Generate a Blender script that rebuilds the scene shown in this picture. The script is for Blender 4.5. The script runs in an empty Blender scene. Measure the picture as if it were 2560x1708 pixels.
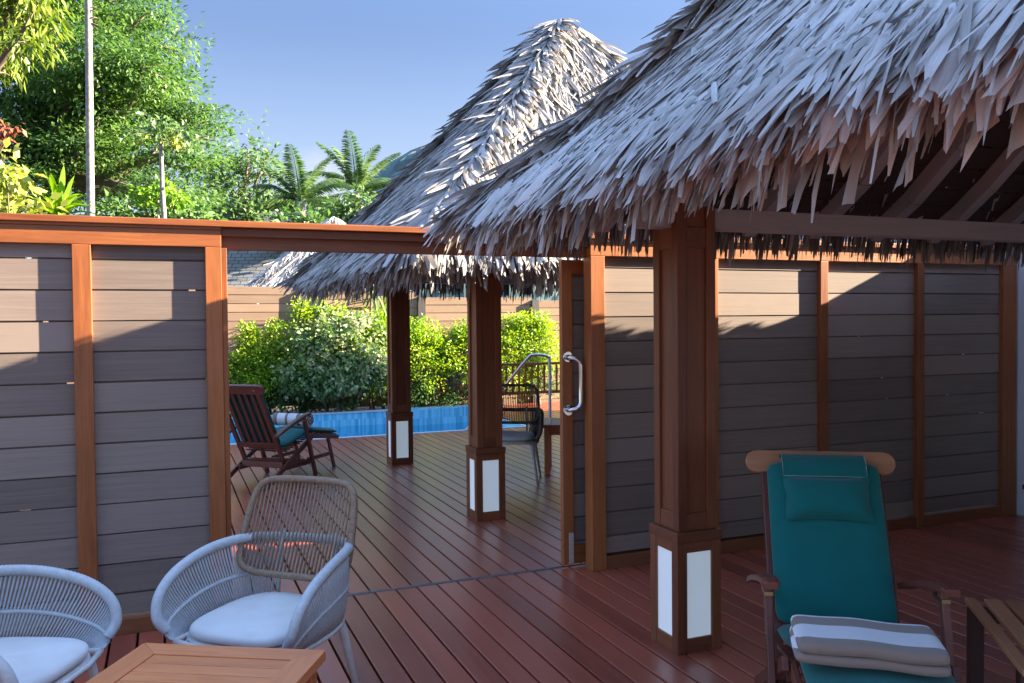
import bpy, math, random
import numpy as np
from mathutils import Vector, Matrix
random.seed(7); RNG = np.random.default_rng(7)
S = bpy.context.scene; COL = S.collection
R_ = math.radians

# ------------------------------------------------------------------ camera
f_px, pitch, roll, yaw = 2120.5, .0243, -.0094, .388
cp, sp, cr, sr, ct, st = math.cos(pitch), math.sin(pitch), math.cos(roll), math.sin(roll), math.cos(yaw), math.sin(yaw)
Fv, Uv, Rv = Vector((0, cp, -sp)), Vector((0, sp, cp)), Vector((1, 0, 0))
Rv, Uv = Rv*cr + Uv*sr, Uv*cr - Rv*sr
M = Matrix(((ct, st, 0), (-st, ct, 0), (0, 0, 1)))
Rv, Uv, Fv = M @ Rv, M @ Uv, M @ Fv
CAM = Vector((0, 0, 1.6))
cd = bpy.data.cameras.new('camera'); cam = bpy.data.objects.new('camera', cd); COL.objects.link(cam)
m = Matrix.Identity(4)
for i in range(3): m[i][0], m[i][1], m[i][2], m[i][3] = Rv[i], Uv[i], -Fv[i], CAM[i]
cam.matrix_world = m; cd.sensor_width = 36; cd.lens = 36*f_px/2560; cd.clip_start = .05; cd.clip_end = 3000
S.camera = cam
def at(px, py, d):                       # a point in the world seen at a photo position, d metres deep
    return CAM + (Rv*((px-1280)/f_px) - Uv*((py-854)/f_px) + Fv)*d

# ------------------------------------------------------------------ light
SUN = Vector((.97, -.222, .415)).normalized()
w = bpy.data.worlds.new('World'); S.world = w; w.use_nodes = True
nt = w.node_tree; nt.nodes.clear()
def N(nt, t, **k):
    n = nt.nodes.new(t)
    for a, b in k.items():
        if a.startswith('i_'): n.inputs[a[2:].replace('_', ' ')].default_value = b
        else: setattr(n, a, b)
    return n
sky = N(nt, 'ShaderNodeTexSky', sky_type='NISHITA', sun_disc=False, sun_elevation=math.asin(SUN.z), sun_rotation=math.atan2(SUN.x, SUN.y), air_density=1.0, dust_density=.5, ozone_density=2.0, altitude=0)
tc = N(nt, 'ShaderNodeTexCoord'); mp = N(nt, 'ShaderNodeMapping'); mp.inputs['Scale'].default_value = (3, 3, 9)
no = N(nt, 'ShaderNodeTexNoise', i_Scale=2.2, i_Detail=6, i_Roughness=.55)
sx = N(nt, 'ShaderNodeSeparateXYZ'); mr = N(nt, 'ShaderNodeMapRange'); mr.inputs[1].default_value = .46; mr.inputs[2].default_value = .66
er = N(nt, 'ShaderNodeMapRange'); er.inputs[1].default_value = .16; er.inputs[2].default_value = .05
mu = N(nt, 'ShaderNodeMath', operation='MULTIPLY'); mx = N(nt, 'ShaderNodeMixRGB'); mx.inputs['Color2'].default_value = (4.6, 4.8, 5.2, 1)
bg = N(nt, 'ShaderNodeBackground', i_Strength=.055); ow = N(nt, 'ShaderNodeOutputWorld')
L = nt.links.new
L(tc.outputs['Generated'], mp.inputs[0]); L(mp.outputs[0], no.inputs['Vector']); L(no.outputs['Fac'], mr.inputs[0])
L(tc.outputs['Generated'], sx.inputs[0]); L(sx.outputs['Z'], er.inputs[0]); L(mr.outputs[0], mu.inputs[0]); L(er.outputs[0], mu.inputs[1])
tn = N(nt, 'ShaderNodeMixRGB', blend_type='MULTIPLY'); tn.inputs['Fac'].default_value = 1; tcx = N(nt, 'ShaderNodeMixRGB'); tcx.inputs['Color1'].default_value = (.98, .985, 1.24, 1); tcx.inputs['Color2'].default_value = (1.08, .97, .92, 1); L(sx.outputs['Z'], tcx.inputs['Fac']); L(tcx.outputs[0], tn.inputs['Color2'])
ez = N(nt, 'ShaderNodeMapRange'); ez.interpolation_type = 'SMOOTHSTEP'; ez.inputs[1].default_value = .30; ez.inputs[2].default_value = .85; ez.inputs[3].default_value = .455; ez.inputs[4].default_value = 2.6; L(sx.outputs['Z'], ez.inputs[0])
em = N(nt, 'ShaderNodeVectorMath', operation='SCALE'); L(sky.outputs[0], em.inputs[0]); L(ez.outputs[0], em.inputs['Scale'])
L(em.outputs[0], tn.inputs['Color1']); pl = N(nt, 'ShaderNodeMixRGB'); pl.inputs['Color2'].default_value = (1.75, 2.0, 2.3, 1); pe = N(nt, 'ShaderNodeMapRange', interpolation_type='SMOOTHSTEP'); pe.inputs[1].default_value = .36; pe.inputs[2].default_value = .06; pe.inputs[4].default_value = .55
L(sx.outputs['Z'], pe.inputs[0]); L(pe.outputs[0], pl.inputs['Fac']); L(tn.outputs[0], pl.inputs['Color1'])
# one small white cloud low over the palms
cdv = (at(800, 490, 1)-CAM).normalized(); vd = N(nt, 'ShaderNodeVectorMath', operation='DOT_PRODUCT'); vd.inputs[1].default_value = cdv; L(tc.outputs['Generated'], vd.inputs[0])
cm = N(nt, 'ShaderNodeMapRange', interpolation_type='SMOOTHSTEP'); cm.inputs[1].default_value = math.cos(R_(3.4)); cm.inputs[2].default_value = math.cos(R_(.3)); L(vd.outputs['Value'], cm.inputs[0]); mr.inputs[1].default_value = .36; mr.inputs[2].default_value = .62; L(cm.outputs[0], mu.inputs[1])
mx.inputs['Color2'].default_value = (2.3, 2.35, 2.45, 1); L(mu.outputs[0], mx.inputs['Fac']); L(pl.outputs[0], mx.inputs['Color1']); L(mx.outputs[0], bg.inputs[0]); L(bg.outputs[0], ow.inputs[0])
sl = bpy.data.lights.new('sun', 'SUN'); sl.energy = 5.0; sl.angle = R_(.5); sl.color = (1, .83, .62)
so = bpy.data.objects.new('sun', sl); COL.objects.link(so); so.location = (30, -6, 30)
so.rotation_euler = SUN.to_track_quat('Z', 'Y').to_euler()
S.view_settings.view_transform = 'Standard'; S.view_settings.look = 'None'; S.view_settings.gamma = 1; S.view_settings.exposure = 2.95
S.cycles.max_bounces = 8; S.cycles.diffuse_bounces = 4; S.cycles.transparent_max_bounces = 12; S.cycles.glossy_bounces = 3
S.cycles.use_denoising = True

# ------------------------------------------------------------------ materials
def mat(name):
    m = bpy.data.materials.new(name); m.use_nodes = True; nt = m.node_tree
    b = nt.nodes['Principled BSDF']; return m, nt, b
def ramp(nt, stops):
    r = nt.nodes.new('ShaderNodeValToRGB'); e = r.color_ramp.elements
    while len(e) < len(stops): e.new(.5)
    for k, (p, c) in zip(e, stops): k.position = p; k.color = (*c, 1)
    return r
def attr(nt, name): return N(nt, 'ShaderNodeAttribute', attribute_name=name)
def grain(name, dark, light, rough=.45, sc=(2.2, 34, 34), bump=.12, tint=.5, coat=0, knots=True):
    """timber: streaks along each piece (attribute gco) and a shade of its own per piece (attribute tint)"""
    m, nt, b = mat(name); l = nt.links.new
    a = attr(nt, 'gco'); mp = N(nt, 'ShaderNodeMapping'); mp.inputs['Scale'].default_value = sc
    n1 = N(nt, 'ShaderNodeTexNoise', i_Scale=1, i_Detail=8, i_Roughness=.72, i_Distortion=.9)
    n2 = N(nt, 'ShaderNodeTexNoise', i_Scale=1.3, i_Detail=3)
    l(a.outputs['Vector'], mp.inputs[0]); l(mp.outputs[0], n1.inputs['Vector']); l(a.outputs['Vector'], n2.inputs['Vector'])
    t = attr(nt, 'tint')
    s1 = N(nt, 'ShaderNodeMath', operation='MULTIPLY_ADD'); s1.inputs[1].default_value = tint; l(t.outputs['Fac'], s1.inputs[0]); l(n1.outputs['Fac'], s1.inputs[2])
    s2 = N(nt, 'ShaderNodeMath', operation='MULTIPLY_ADD'); s2.inputs[1].default_value = .45; l(n2.outputs['Fac'], s2.inputs[0]); l(s1.outputs[0], s2.inputs[2])
    r = ramp(nt, [(.0, dark), (1, light)])
    g = N(nt, 'ShaderNodeMapRange'); g.inputs[1].default_value = .50; g.inputs[2].default_value = .92+tint*.58
    l(s2.outputs[0], g.inputs[0]); l(g.outputs[0], r.inputs[0]); l(r.outputs[0], b.inputs['Base Color'])
    rr = N(nt, 'ShaderNodeMapRange'); rr.inputs[3].default_value = rough-.12; rr.inputs[4].default_value = rough+.14
    l(n1.outputs['Fac'], rr.inputs[0]); l(rr.outputs[0], b.inputs['Roughness'])
    bp = N(nt, 'ShaderNodeBump', i_Strength=bump, i_Distance=.004); l(n1.outputs['Fac'], bp.inputs['Height']); l(bp.outputs[0], b.inputs['Normal'])
    b.inputs['Specular IOR Level'].default_value = .45
    if coat: b.inputs['Coat Weight'].default_value = coat; b.inputs['Coat Roughness'].default_value = .18
    return m
def plain(name, c, rough=.6, metal=0, noise=.12, sc=30, bump=.0, spec=.5):
    m, nt, b = mat(name); l = nt.links.new
    t = N(nt, 'ShaderNodeTexCoord'); n = N(nt, 'ShaderNodeTexNoise', i_Scale=sc, i_Detail=5)
    l(t.outputs['Object'], n.inputs['Vector'])
    r = ramp(nt, [(.25, tuple(x*(1-noise) for x in c)), (.75, tuple(min(1, x*(1+noise)) for x in c))])
    l(n.outputs['Fac'], r.inputs[0]); l(r.outputs[0], b.inputs['Base Color'])
    b.inputs['Roughness'].default_value = rough; b.inputs['Metallic'].default_value = metal; b.inputs['Specular IOR Level'].default_value = spec
    if bump:
        bp = N(nt, 'ShaderNodeBump', i_Strength=bump, i_Distance=.003); l(n.outputs['Fac'], bp.inputs['Height']); l(bp.outputs[0], b.inputs['Normal'])
    return m
def fabric(name, c, sc=700, bump=.25, sheen=.2):
    m, nt, b = mat(name); l = nt.links.new
    t = N(nt, 'ShaderNodeTexCoord'); n = N(nt, 'ShaderNodeTexNoise', i_Scale=sc, i_Detail=2); n2 = N(nt, 'ShaderNodeTexNoise', i_Scale=7, i_Detail=4)
    l(t.outputs['Object'], n.inputs['Vector']); l(t.outputs['Object'], n2.inputs['Vector'])
    r = ramp(nt, [(.3, tuple(x*.8 for x in c)), (.7, tuple(min(1, x*1.12) for x in c))])
    ad = N(nt, 'ShaderNodeMath', operation='MULTIPLY_ADD'); ad.inputs[1].default_value = .5; ad.inputs[2].default_value = 0
    hf = N(nt, 'ShaderNodeMath', operation='MULTIPLY_ADD'); hf.inputs[1].default_value = .5
    l(n.outputs['Fac'], ad.inputs[0]); l(n2.outputs['Fac'], hf.inputs[0]); l(ad.outputs[0], hf.inputs[2]); l(hf.outputs[0], r.inputs[0])
    l(r.outputs[0], b.inputs['Base Color']); b.inputs['Roughness'].default_value = .9; b.inputs['Sheen Weight'].default_value = sheen; b.inputs['Specular IOR Level'].default_value = .25
    bp = N(nt, 'ShaderNodeBump', i_Strength=bump, i_Distance=.001); l(n.outputs['Fac'], bp.inputs['Height'])
    bp2 = N(nt, 'ShaderNodeBump', i_Strength=.35, i_Distance=.012); l(n2.outputs['Fac'], bp2.inputs['Height']); l(bp.outputs[0], bp2.inputs['Normal']); l(bp2.outputs[0], b.inputs['Normal'])
    return m
def leaf(name, stops, trans=.3, rough=.45):
    m, nt, b = mat(name); l = nt.links.new
    t = attr(nt, 'tint'); r = ramp(nt, stops); l(t.outputs['Fac'], r.inputs[0]); l(r.outputs[0], b.inputs['Base Color'])
    b.inputs['Roughness'].default_value = rough; b.inputs['Specular IOR Level'].default_value = .35
    tr = N(nt, 'ShaderNodeBsdfTranslucent'); mx = N(nt, 'ShaderNodeMixShader', i_Fac=trans)
    hs = N(nt, 'ShaderNodeHueSaturation', i_Saturation=1.1, i_Value=1.25); l(r.outputs[0], hs.inputs['Color']); l(hs.outputs[0], tr.inputs[0])
    l(b.outputs[0], mx.inputs[1]); l(tr.outputs[0], mx.inputs[2]); l(mx.outputs[0], nt.nodes['Material Output'].inputs[0])
    return m
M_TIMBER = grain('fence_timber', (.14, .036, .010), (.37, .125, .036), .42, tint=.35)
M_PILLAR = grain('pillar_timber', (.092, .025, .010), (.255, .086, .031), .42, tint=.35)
M_BOARD = grain('composite_board', (.105, .082, .068), (.26, .205, .168), .7, sc=(1.5, 60, 60), bump=.2, tint=.75)
M_FARBOARD = grain('weathered_board', (.19, .12, .075), (.33, .225, .15), .75, sc=(1.5, 50, 50), bump=.2, tint=.4)
M_FARPOST = grain('dark_post', (.05, .045, .045), (.10, .09, .085), .7)
M_DECK = grain('deck_board', (.165, .030, .016), (.37, .084, .045), .36, sc=(1.2, 30, 30), bump=.22, tint=.5)
M_DECK.node_tree.nodes['Principled BSDF'].inputs['Specular IOR Level'].default_value = .8; M_DECK.node_tree.nodes['Principled BSDF'].inputs['Coat Weight'].default_value = .5; M_DECK.node_tree.nodes['Principled BSDF'].inputs['Coat Roughness'].default_value = .28
M_TEAK = grain('teak_table', (.33, .095, .03), (.68, .24, .085), .4, tint=.35)
M_TEAKPALE = grain('teak_pale', (.27, .115, .045), (.48, .235, .115), .5, tint=.35)
M_STEAMER = grain('steamer_wood', (.075, .02, .014), (.19, .06, .038), .38, tint=.3)
M_SLATS = grain('slat_wood', (.27, .105, .045), (.52, .24, .115), .5, tint=.3)
M_DARKWOOD = grain('dark_wood', (.028, .013, .010), (.065, .03, .02), .5, tint=.3)
M_RAFTER = grain('grey_rafter', (.34, .32, .32), (.48, .455, .45), .6, tint=.3)
M_LINING = grain('ceiling_lining', (.035, .022, .018), (.075, .05, .04), .7, tint=.4)
M_GREEN = fabric('green_canvas', (.004, .145, .132))
M_THREAD = plain('pale_thread', (.35, .5, .48), .8)
M_CUSH = fabric('white_canvas', (.60, .60, .575), bump=.12, sheen=.1)
M_CORD = plain('white_cord', (.44, .47, .48), .65, sc=60, bump=.1)
M_RATTAN = plain('rattan_cord', (.235, .155, .095), .6, noise=.35, sc=80, bump=.2)
M_GREYCORD = plain('grey_cord', (.085, .066, .052), .6, noise=.25, sc=80)
M_LEGWHITE = plain('white_metal', (.55, .54, .52), .45)
M_CHROME = plain('polished_steel', (.72, .72, .73), .09, 1, noise=.03)
M_STEEL = plain('brushed_steel', (.62, .62, .63), .35, 1, noise=.15, sc=50)
M_BRASS = plain('aged_brass', (.30, .24, .13), .35, 1, noise=.2)
M_PANEL = plain('opal_panel', (.88, .89, .90), .35, noise=.02, sc=4)
M_PANEL.node_tree.nodes['Principled BSDF'].inputs['Emission Color'].default_value = (.70, .90, 1, 1); M_PANEL.node_tree.nodes['Principled BSDF'].inputs['Emission Strength'].default_value = .034
M_VILLA = plain('white_render', (.62, .66, .70), .85, noise=.05, sc=14, bump=.15)
M_GROUND = plain('garden_soil', (.035, .03, .018), .95, noise=.5, sc=1.5)
M_HILL = plain('hazed_hill_forest', (.07, .125, .12), .95, noise=.45, sc=.09)  # forest green with the bluish distance haze mixed into the colour
M_SHINGLE, nt_, b_ = mat('grey_shingle')
def _shingle(nt, b):
    l = nt.links.new; t = attr(nt, 'gco'); br = N(nt, 'ShaderNodeTexBrick', i_Scale=1.0)
    br.inputs['Color1'].default_value = (.13, .14, .155, 1); br.inputs['Color2'].default_value = (.20, .21, .225, 1); br.inputs['Mortar'].default_value = (.025, .025, .03, 1)
    br.inputs['Mortar Size'].default_value = .012; br.inputs['Brick Width'].default_value = .28; br.inputs['Row Height'].default_value = .16
    l(t.outputs['Vector'], br.inputs['Vector']); l(br.outputs['Color'], b.inputs['Base Color']); b.inputs['Roughness'].default_value = .7
    bp = N(nt, 'ShaderNodeBump', i_Strength=.5, i_Distance=.02); l(br.outputs['Fac'], bp.inputs['Height']); bp.invert = True; l(bp.outputs[0], b.inputs['Normal'])
_shingle(nt_, b_)
def straw(name, stops, rough=.6):
    m, nt, b = mat(name); l = nt.links.new
    t = attr(nt, 'tint'); r = ramp(nt, stops); l(t.outputs['Fac'], r.inputs[0])
    tcn = N(nt, 'ShaderNodeTexCoord'); n = N(nt, 'ShaderNodeTexNoise', i_Scale=9, i_Detail=5); l(tcn.outputs['Object'], n.inputs['Vector'])
    mm = N(nt, 'ShaderNodeMixRGB', blend_type='MULTIPLY'); mm.inputs[0].default_value = .6
    ga = attr(nt, 'gco'); gm = N(nt, 'ShaderNodeMapping'); gm.inputs['Scale'].default_value = (5, 260, 1); n3 = N(nt, 'ShaderNodeTexNoise', i_Scale=1, i_Detail=4, i_Roughness=.7); l(ga.outputs['Vector'], gm.inputs[0]); l(gm.outputs[0], n3.inputs['Vector'])
    sm_ = N(nt, 'ShaderNodeMath', operation='MULTIPLY_ADD'); sm_.inputs[1].default_value = .9; sm_.inputs[2].default_value = -.45; l(n3.outputs['Fac'], sm_.inputs[0]); s3 = N(nt, 'ShaderNodeMath', operation='ADD'); l(n.outputs['Fac'], s3.inputs[0]); l(sm_.outputs[0], s3.inputs[1])
    r2 = ramp(nt, [(.25, (.55, .52, .48)), (.7, (1, 1, 1))]); l(s3.outputs[0], r2.inputs[0])
    bp = N(nt, 'ShaderNodeBump', i_Strength=.35, i_Distance=.003); l(n3.outputs['Fac'], bp.inputs['Height']); l(bp.outputs[0], b.inputs['Normal'])
    l(r.outputs[0], mm.inputs[1]); l(r2.outputs[0], mm.inputs[2]); l(mm.outputs[0], b.inputs['Base Color'])
    b.inputs['Roughness'].default_value = rough; b.inputs['Specular IOR Level'].default_value = .4
    tr = N(nt, 'ShaderNodeBsdfTranslucent'); mx = N(nt, 'ShaderNodeMixShader', i_Fac=.12); l(mm.outputs[0], tr.inputs[0])
    l(b.outputs[0], mx.inputs[1]); l(tr.outputs[0], mx.inputs[2]); l(mx.outputs[0], nt.nodes['Material Output'].inputs[0])
    return m
M_THATCH = straw('dry_palm_leaf', [(0, (.14, .13, .12)), (.25, (.30, .285, .265)), (.7, (.46, .445, .42)), (1, (.66, .65, .63))])
M_UNDER = plain('thatch_underlay', (.075, .06, .048), .95, noise=.4, sc=20, bump=.4)
M_BARK = plain('bark', (.15, .115, .085), .9, noise=.4, sc=9, bump=.6)
M_PALEBARK = plain('pale_bark', (.26, .245, .22), .85, noise=.45, sc=16, bump=.5)
M_TREE = leaf('tree_leaf', [(0, (.045, .105, .03)), (.5, (.09, .185, .045)), (1, (.165, .28, .06))], trans=.38)
M_TREE2 = leaf('yellowing_leaf', [(0, (.05, .095, .012)), (.5, (.12, .19, .022)), (1, (.24, .28, .04))])
M_TREE3 = leaf('far_leaf', [(0, (.05, .11, .035)), (.5, (.10, .19, .055)), (1, (.17, .27, .09))])
M_PALM = leaf('palm_leaf', [(0, (.05, .11, .028)), (.5, (.10, .18, .045)), (1, (.18, .27, .08))], rough=.4)
M_GOLD = leaf('golden_leaf', [(0, (.06, .155, .014)), (.35, (.17, .32, .022)), (.72, (.38, .49, .04)), (1, (.58, .60, .11))], trans=.38)
M_LIME = leaf('lime_leaf', [(0, (.09, .22, .012)), (.6, (.20, .37, .025)), (1, (.36, .48, .05))], trans=.35)
M_VARI = leaf('variegated_leaf', [(0, (.09, .18, .05)), (.4, (.19, .29, .09)), (.72, (.36, .42, .20)), (1, (.60, .60, .40))], trans=.25)
M_CROTON = leaf('croton_leaf', [(0, (.09, .20, .02)), (.35, (.26, .34, .04)), (.7, (.38, .40, .09)), (1, (.54, .48, .28))], trans=.25)
M_DEADLEAF = leaf('red_leaf', [(0, (.12, .03, .015)), (1, (.30, .10, .05))], trans=.15)
M_WATER = bpy.data.materials.new('pool_water'); M_WATER.use_nodes = True
def _water(m):
    nt = m.node_tree; l = nt.links.new; nt.nodes.clear()
    tr = N(nt, 'ShaderNodeBsdfTransparent', i_Color=(.72, .93, .98, 1)); gl = N(nt, 'ShaderNodeBsdfGlossy', i_Roughness=.02); fr = N(nt, 'ShaderNodeFresnel', i_IOR=1.17)
    tcn = N(nt, 'ShaderNodeTexCoord'); n = N(nt, 'ShaderNodeTexNoise', i_Scale=5, i_Detail=3); bp = N(nt, 'ShaderNodeBump', i_Strength=.14, i_Distance=.05)
    l(tcn.outputs['Object'], n.inputs['Vector']); l(n.outputs['Fac'], bp.inputs['Height']); l(bp.outputs[0], gl.inputs['Normal']); l(bp.outputs[0], fr.inputs['Normal'])
    mx = N(nt, 'ShaderNodeMixShader'); o = N(nt, 'ShaderNodeOutputMaterial')
    l(fr.outputs[0], mx.inputs[0]); l(tr.outputs[0], mx.inputs[1]); l(gl.outputs[0], mx.inputs[2]); l(mx.outputs[0], o.inputs[0])
_water(M_WATER)
def mosaic(name, c0, c1, sx, sz):
    m, nt, b = mat(name); l = nt.links.new; tcn = N(nt, 'ShaderNodeTexCoord'); mp = N(nt, 'ShaderNodeMapping'); mp.inputs['Scale'].default_value = (1/sx, 1/sx, 1/sz)
    fl = N(nt, 'ShaderNodeVectorMath', operation='FLOOR'); wn = N(nt, 'ShaderNodeTexWhiteNoise', noise_dimensions='3D')
    l(tcn.outputs['Object'], mp.inputs[0]); l(mp.outputs[0], fl.inputs[0]); l(fl.outputs[0], wn.inputs['Vector'])
    r = ramp(nt, [(0, c0), (1, c1)]); l(wn.outputs['Value'], r.inputs[0])
    l(r.outputs[0], b.inputs['Base Color']); b.inputs['Roughness'].default_value = .15
    return m
M_TILE = mosaic('blue_mosaic', (.09, .38, .54), (.26, .60, .78), .030, .4)
M_BASIN = mosaic('basin_mosaic', (.30, .68, .78), (.48, .82, .88), .06, .06)
M_COPING = plain('coping', (.42, .50, .56), .6)

# ------------------------------------------------------------------ mesh helpers
ROOT = {}
class MB:
    def __init__(s): s.v = []; s.f = []; s.g = []; s.t = []
    def add(s, vs, fs, g=None, t=None):
        o = len(s.v); s.v += [tuple(p) for p in vs]; s.f += [tuple(i+o for i in q) for q in fs]
        off = Vector((random.uniform(0, 50), random.uniform(0, 50), random.uniform(0, 50)))
        s.g += [tuple(Vector(q)+off) for q in (g if g is not None else vs)]
        t = random.random() if t is None else t
        s.t += [t]*len(vs); return s
    def box(s, lo, hi, t=None): return s.obox([(a+b)/2 for a, b in zip(lo, hi)], [b-a for a, b in zip(lo, hi)], None, t)
    def obox(s, c, d, rot=None, t=None, taper=1):
        """box with centre c, size d, orientation rot; grain runs along its longest side"""
        rot = rot or Matrix.Identity(3); c = Vector(c); vs = []; g = []
        ax = sorted(range(3), key=lambda k: -d[k])
        for k in range(8):
            q = Vector(((k & 1)-.5, (k >> 1 & 1)-.5, (k >> 2 & 1)-.5)); q = Vector((q[0]*d[0], q[1]*d[1], q[2]*d[2]))
            if k >> 2 & 1 and taper != 1: q.x *= taper; q.y *= taper
            vs.append(c + rot @ q); g.append((q[ax[0]], q[ax[1]], q[ax[2]]))
        return s.add(vs, [(0, 2, 3, 1), (4, 5, 7, 6), (0, 1, 5, 4), (2, 6, 7, 3), (0, 4, 6, 2), (1, 3, 7, 5)], g, t)
    def bar(s, p, q, wdt, hgt, up=(0, 0, 1), t=None):
        p, q = Vector(p), Vector(q); z = (q-p); ln = z.length; z.normalize(); up = Vector(up)
        x = up.cross(z)
        if x.length < 1e-4: x = Vector((1, 0, 0)).cross(z)
        x.normalize(); y = z.cross(x)
        return s.obox((p+q)/2, (wdt, hgt, ln), Matrix((x, y, z)).transposed(), t)
    def tube(s, pts, rad, n=8, closed=False, t=None):
        pts = [Vector(p) for p in pts]; k = len(pts); rad = rad if isinstance(rad, (list, tuple)) else [rad]*k
        vs = []; g = []; nrm = None; ln = 0
        for i in range(k):
            a = pts[(i-1) % k] if (closed or i) else pts[i]; b = pts[(i+1) % k] if (closed or i < k-1) else pts[i]
            d = (b-a).normalized()
            if nrm is None: nrm = d.orthogonal().normalized()
            nrm = (nrm - d*nrm.dot(d)).normalized(); bi = d.cross(nrm)
            if i: ln += (pts[i]-pts[i-1]).length
            for j in range(n):
                an = 2*math.pi*j/n; o = (nrm*math.cos(an)+bi*math.sin(an))*rad[i]; vs.append(pts[i]+o); g.append((ln, o.x, o.y+o.z))
        fs = [(i*n+j, i*n+(j+1) % n, (i+1) % k*n+(j+1) % n, (i+1) % k*n+j) for i in range(k if closed else k-1) for j in range(n)]
        if not closed: fs += [tuple(range(n-1, -1, -1)), tuple(range((k-1)*n, k*n))]
        return s.add(vs, fs, g, t)
    def build(s, name, material, parent=None, local=True, smooth=False, bevel=0, sub=0):
        me = bpy.data.meshes.new(name); v = np.array(s.v, dtype=np.float32)
        if parent and not local: v = v - np.array(ROOT[(parent.parent or parent).name], dtype=np.float32)
        me.from_pydata(v.tolist(), [], s.f); fin(me, s.g, s.t, material, smooth)
        o = bpy.data.objects.new(name, me); COL.objects.link(o)
        if parent: o.parent = parent
        if bevel:
            b = o.modifiers.new('edge', 'BEVEL'); b.width = bevel; b.segments = 2; b.limit_method = 'ANGLE'
        if sub:
            b = o.modifiers.new('soft', 'SUBSURF'); b.levels = b.render_levels = sub
        return o
def fin(me, g, t, material, smooth):
    if g is not None:
        a = me.attributes.new('gco', 'FLOAT_VECTOR', 'POINT'); a.data.foreach_set('vector', np.asarray(g, dtype=np.float32).ravel())
    a = me.attributes.new('tint', 'FLOAT', 'POINT'); a.data.foreach_set('value', np.asarray(t, dtype=np.float32).ravel())
    me.materials.append(material)
    if smooth: me.polygons.foreach_set('use_smooth', [True]*len(me.polygons))
    me.update()
def quads(name, V, Q, t, material, parent, smooth=False, local=False, g=None):
    """big vertex / quad arrays straight into a mesh"""
    V = np.asarray(V, dtype=np.float32)
    if parent and not local: V = V - np.array(ROOT[(parent.parent or parent).name], dtype=np.float32)
    Q = np.asarray(Q, dtype=np.int32); me = bpy.data.meshes.new(name)
    me.vertices.add(len(V)); me.vertices.foreach_set('co', V.ravel()); me.loops.add(Q.size); me.loops.foreach_set('vertex_index', Q.ravel())
    me.polygons.add(len(Q)); me.polygons.foreach_set('loop_start', np.arange(0, Q.size, Q.shape[1], dtype=np.int32))
    me.update(calc_edges=True); fin(me, g, t, material, smooth)
    o = bpy.data.objects.new(name, me); COL.objects.link(o)
    if parent: o.parent = parent
    return o
def tag(o, label=None, cat=None, group=None, kind=None):
    if label: o['label'] = label
    if cat: o['category'] = cat
    if group: o['group'] = group
    if kind: o['kind'] = kind
    return o
def thing(name, label, cat, loc=(0, 0, 0), rz=0, group=None):
    o = bpy.data.objects.new(name, None); COL.objects.link(o); o.location = loc; o.rotation_euler = (0, 0, rz); o.empty_display_size = .2
    ROOT[o.name] = tuple(loc); return tag(o, label, cat, group)
def copy_tree(o, parent=None):
    c = o.copy(); COL.objects.link(c); c.parent = parent
    for ch in list(o.children): copy_tree(ch, c)
    return c
def uni(a, b, n): return RNG.uniform(a, b, n)
def nrm(a): return a/np.maximum(np.linalg.norm(a, axis=-1, keepdims=True), 1e-9)

# ------------------------------------------------------------------ leaves
def leafcloud(P, Dv, size, aspect=.42, droop=.3, flat=.55):
    """a folded leaf blade at each point of P, growing along Dv; returns verts and quads"""
    n = len(P); L_ = size*uni(.65, 1.3, n)[:, None]
    d = nrm(Dv + RNG.normal(0, .55, (n, 3)) + np.array([0, 0, -droop])); up = np.array([0, 0, 1.])*flat + RNG.normal(0, .5, (n, 3)); up += np.array([.25, -.2, .1])
    s = nrm(np.cross(d, up)); u = nrm(np.cross(s, d)); wd = L_*aspect*.5
    V = np.empty((n, 4, 3)); V[:, 0] = P; V[:, 1] = P + d*L_*.45 + s*wd + u*wd*.35; V[:, 2] = P + d*L_ - u*L_*.12; V[:, 3] = P + d*L_*.45 - s*wd + u*wd*.35
    Q = np.arange(4*n).reshape(n, 4)
    return V.reshape(-1, 3), Q
def crown(name, lobes, twigs, leaves, size, material, parent, squash=.6, twig_r=.30, shell=.55, aspect=.42, droop=.3, tint=(0, 1), flatz=None, flat=.55):
    """foliage: lobes (centre, radius) hold twigs, every twig a loose spray of leaves; gaps stay between the twigs"""
    PP = []; DD = []; TT = []
    for c, r in lobes:
        c = np.array(c); k = max(3, int(twigs*(r*r)))
        dirs = nrm(RNG.normal(0, 1, (k, 3))); rad = r*uni(shell, 1.0, k)[:, None]
        tw = c + dirs*rad*np.array([1, 1, squash*1.25])
        tshade = RNG.normal(.5, .17, k)
        for q, dd, ts in zip(tw, dirs, tshade):
            m_ = max(4, int(leaves*random.uniform(.6, 1.4))); o = np.clip(RNG.normal(0, 1, (m_, 3)), -1.7, 1.7)*np.array([1, 1, (flatz or squash*.8)])*twig_r*random.uniform(.7, 1.3)
            PP.append(q+o); DD.append(np.repeat(dd[None], m_, 0)*.6 + nrm(o)*.7)
            TT.append(np.clip(ts + RNG.normal(0, .09, m_), 0, 1))
    P = np.vstack(PP); D = np.vstack(DD); t = np.concatenate(TT)*(tint[1]-tint[0])+tint[0]
    V, Q = leafcloud(P, D, size, aspect, droop, flat)
    return quads(name, V, Q, np.repeat(t, 4), material, parent)
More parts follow.
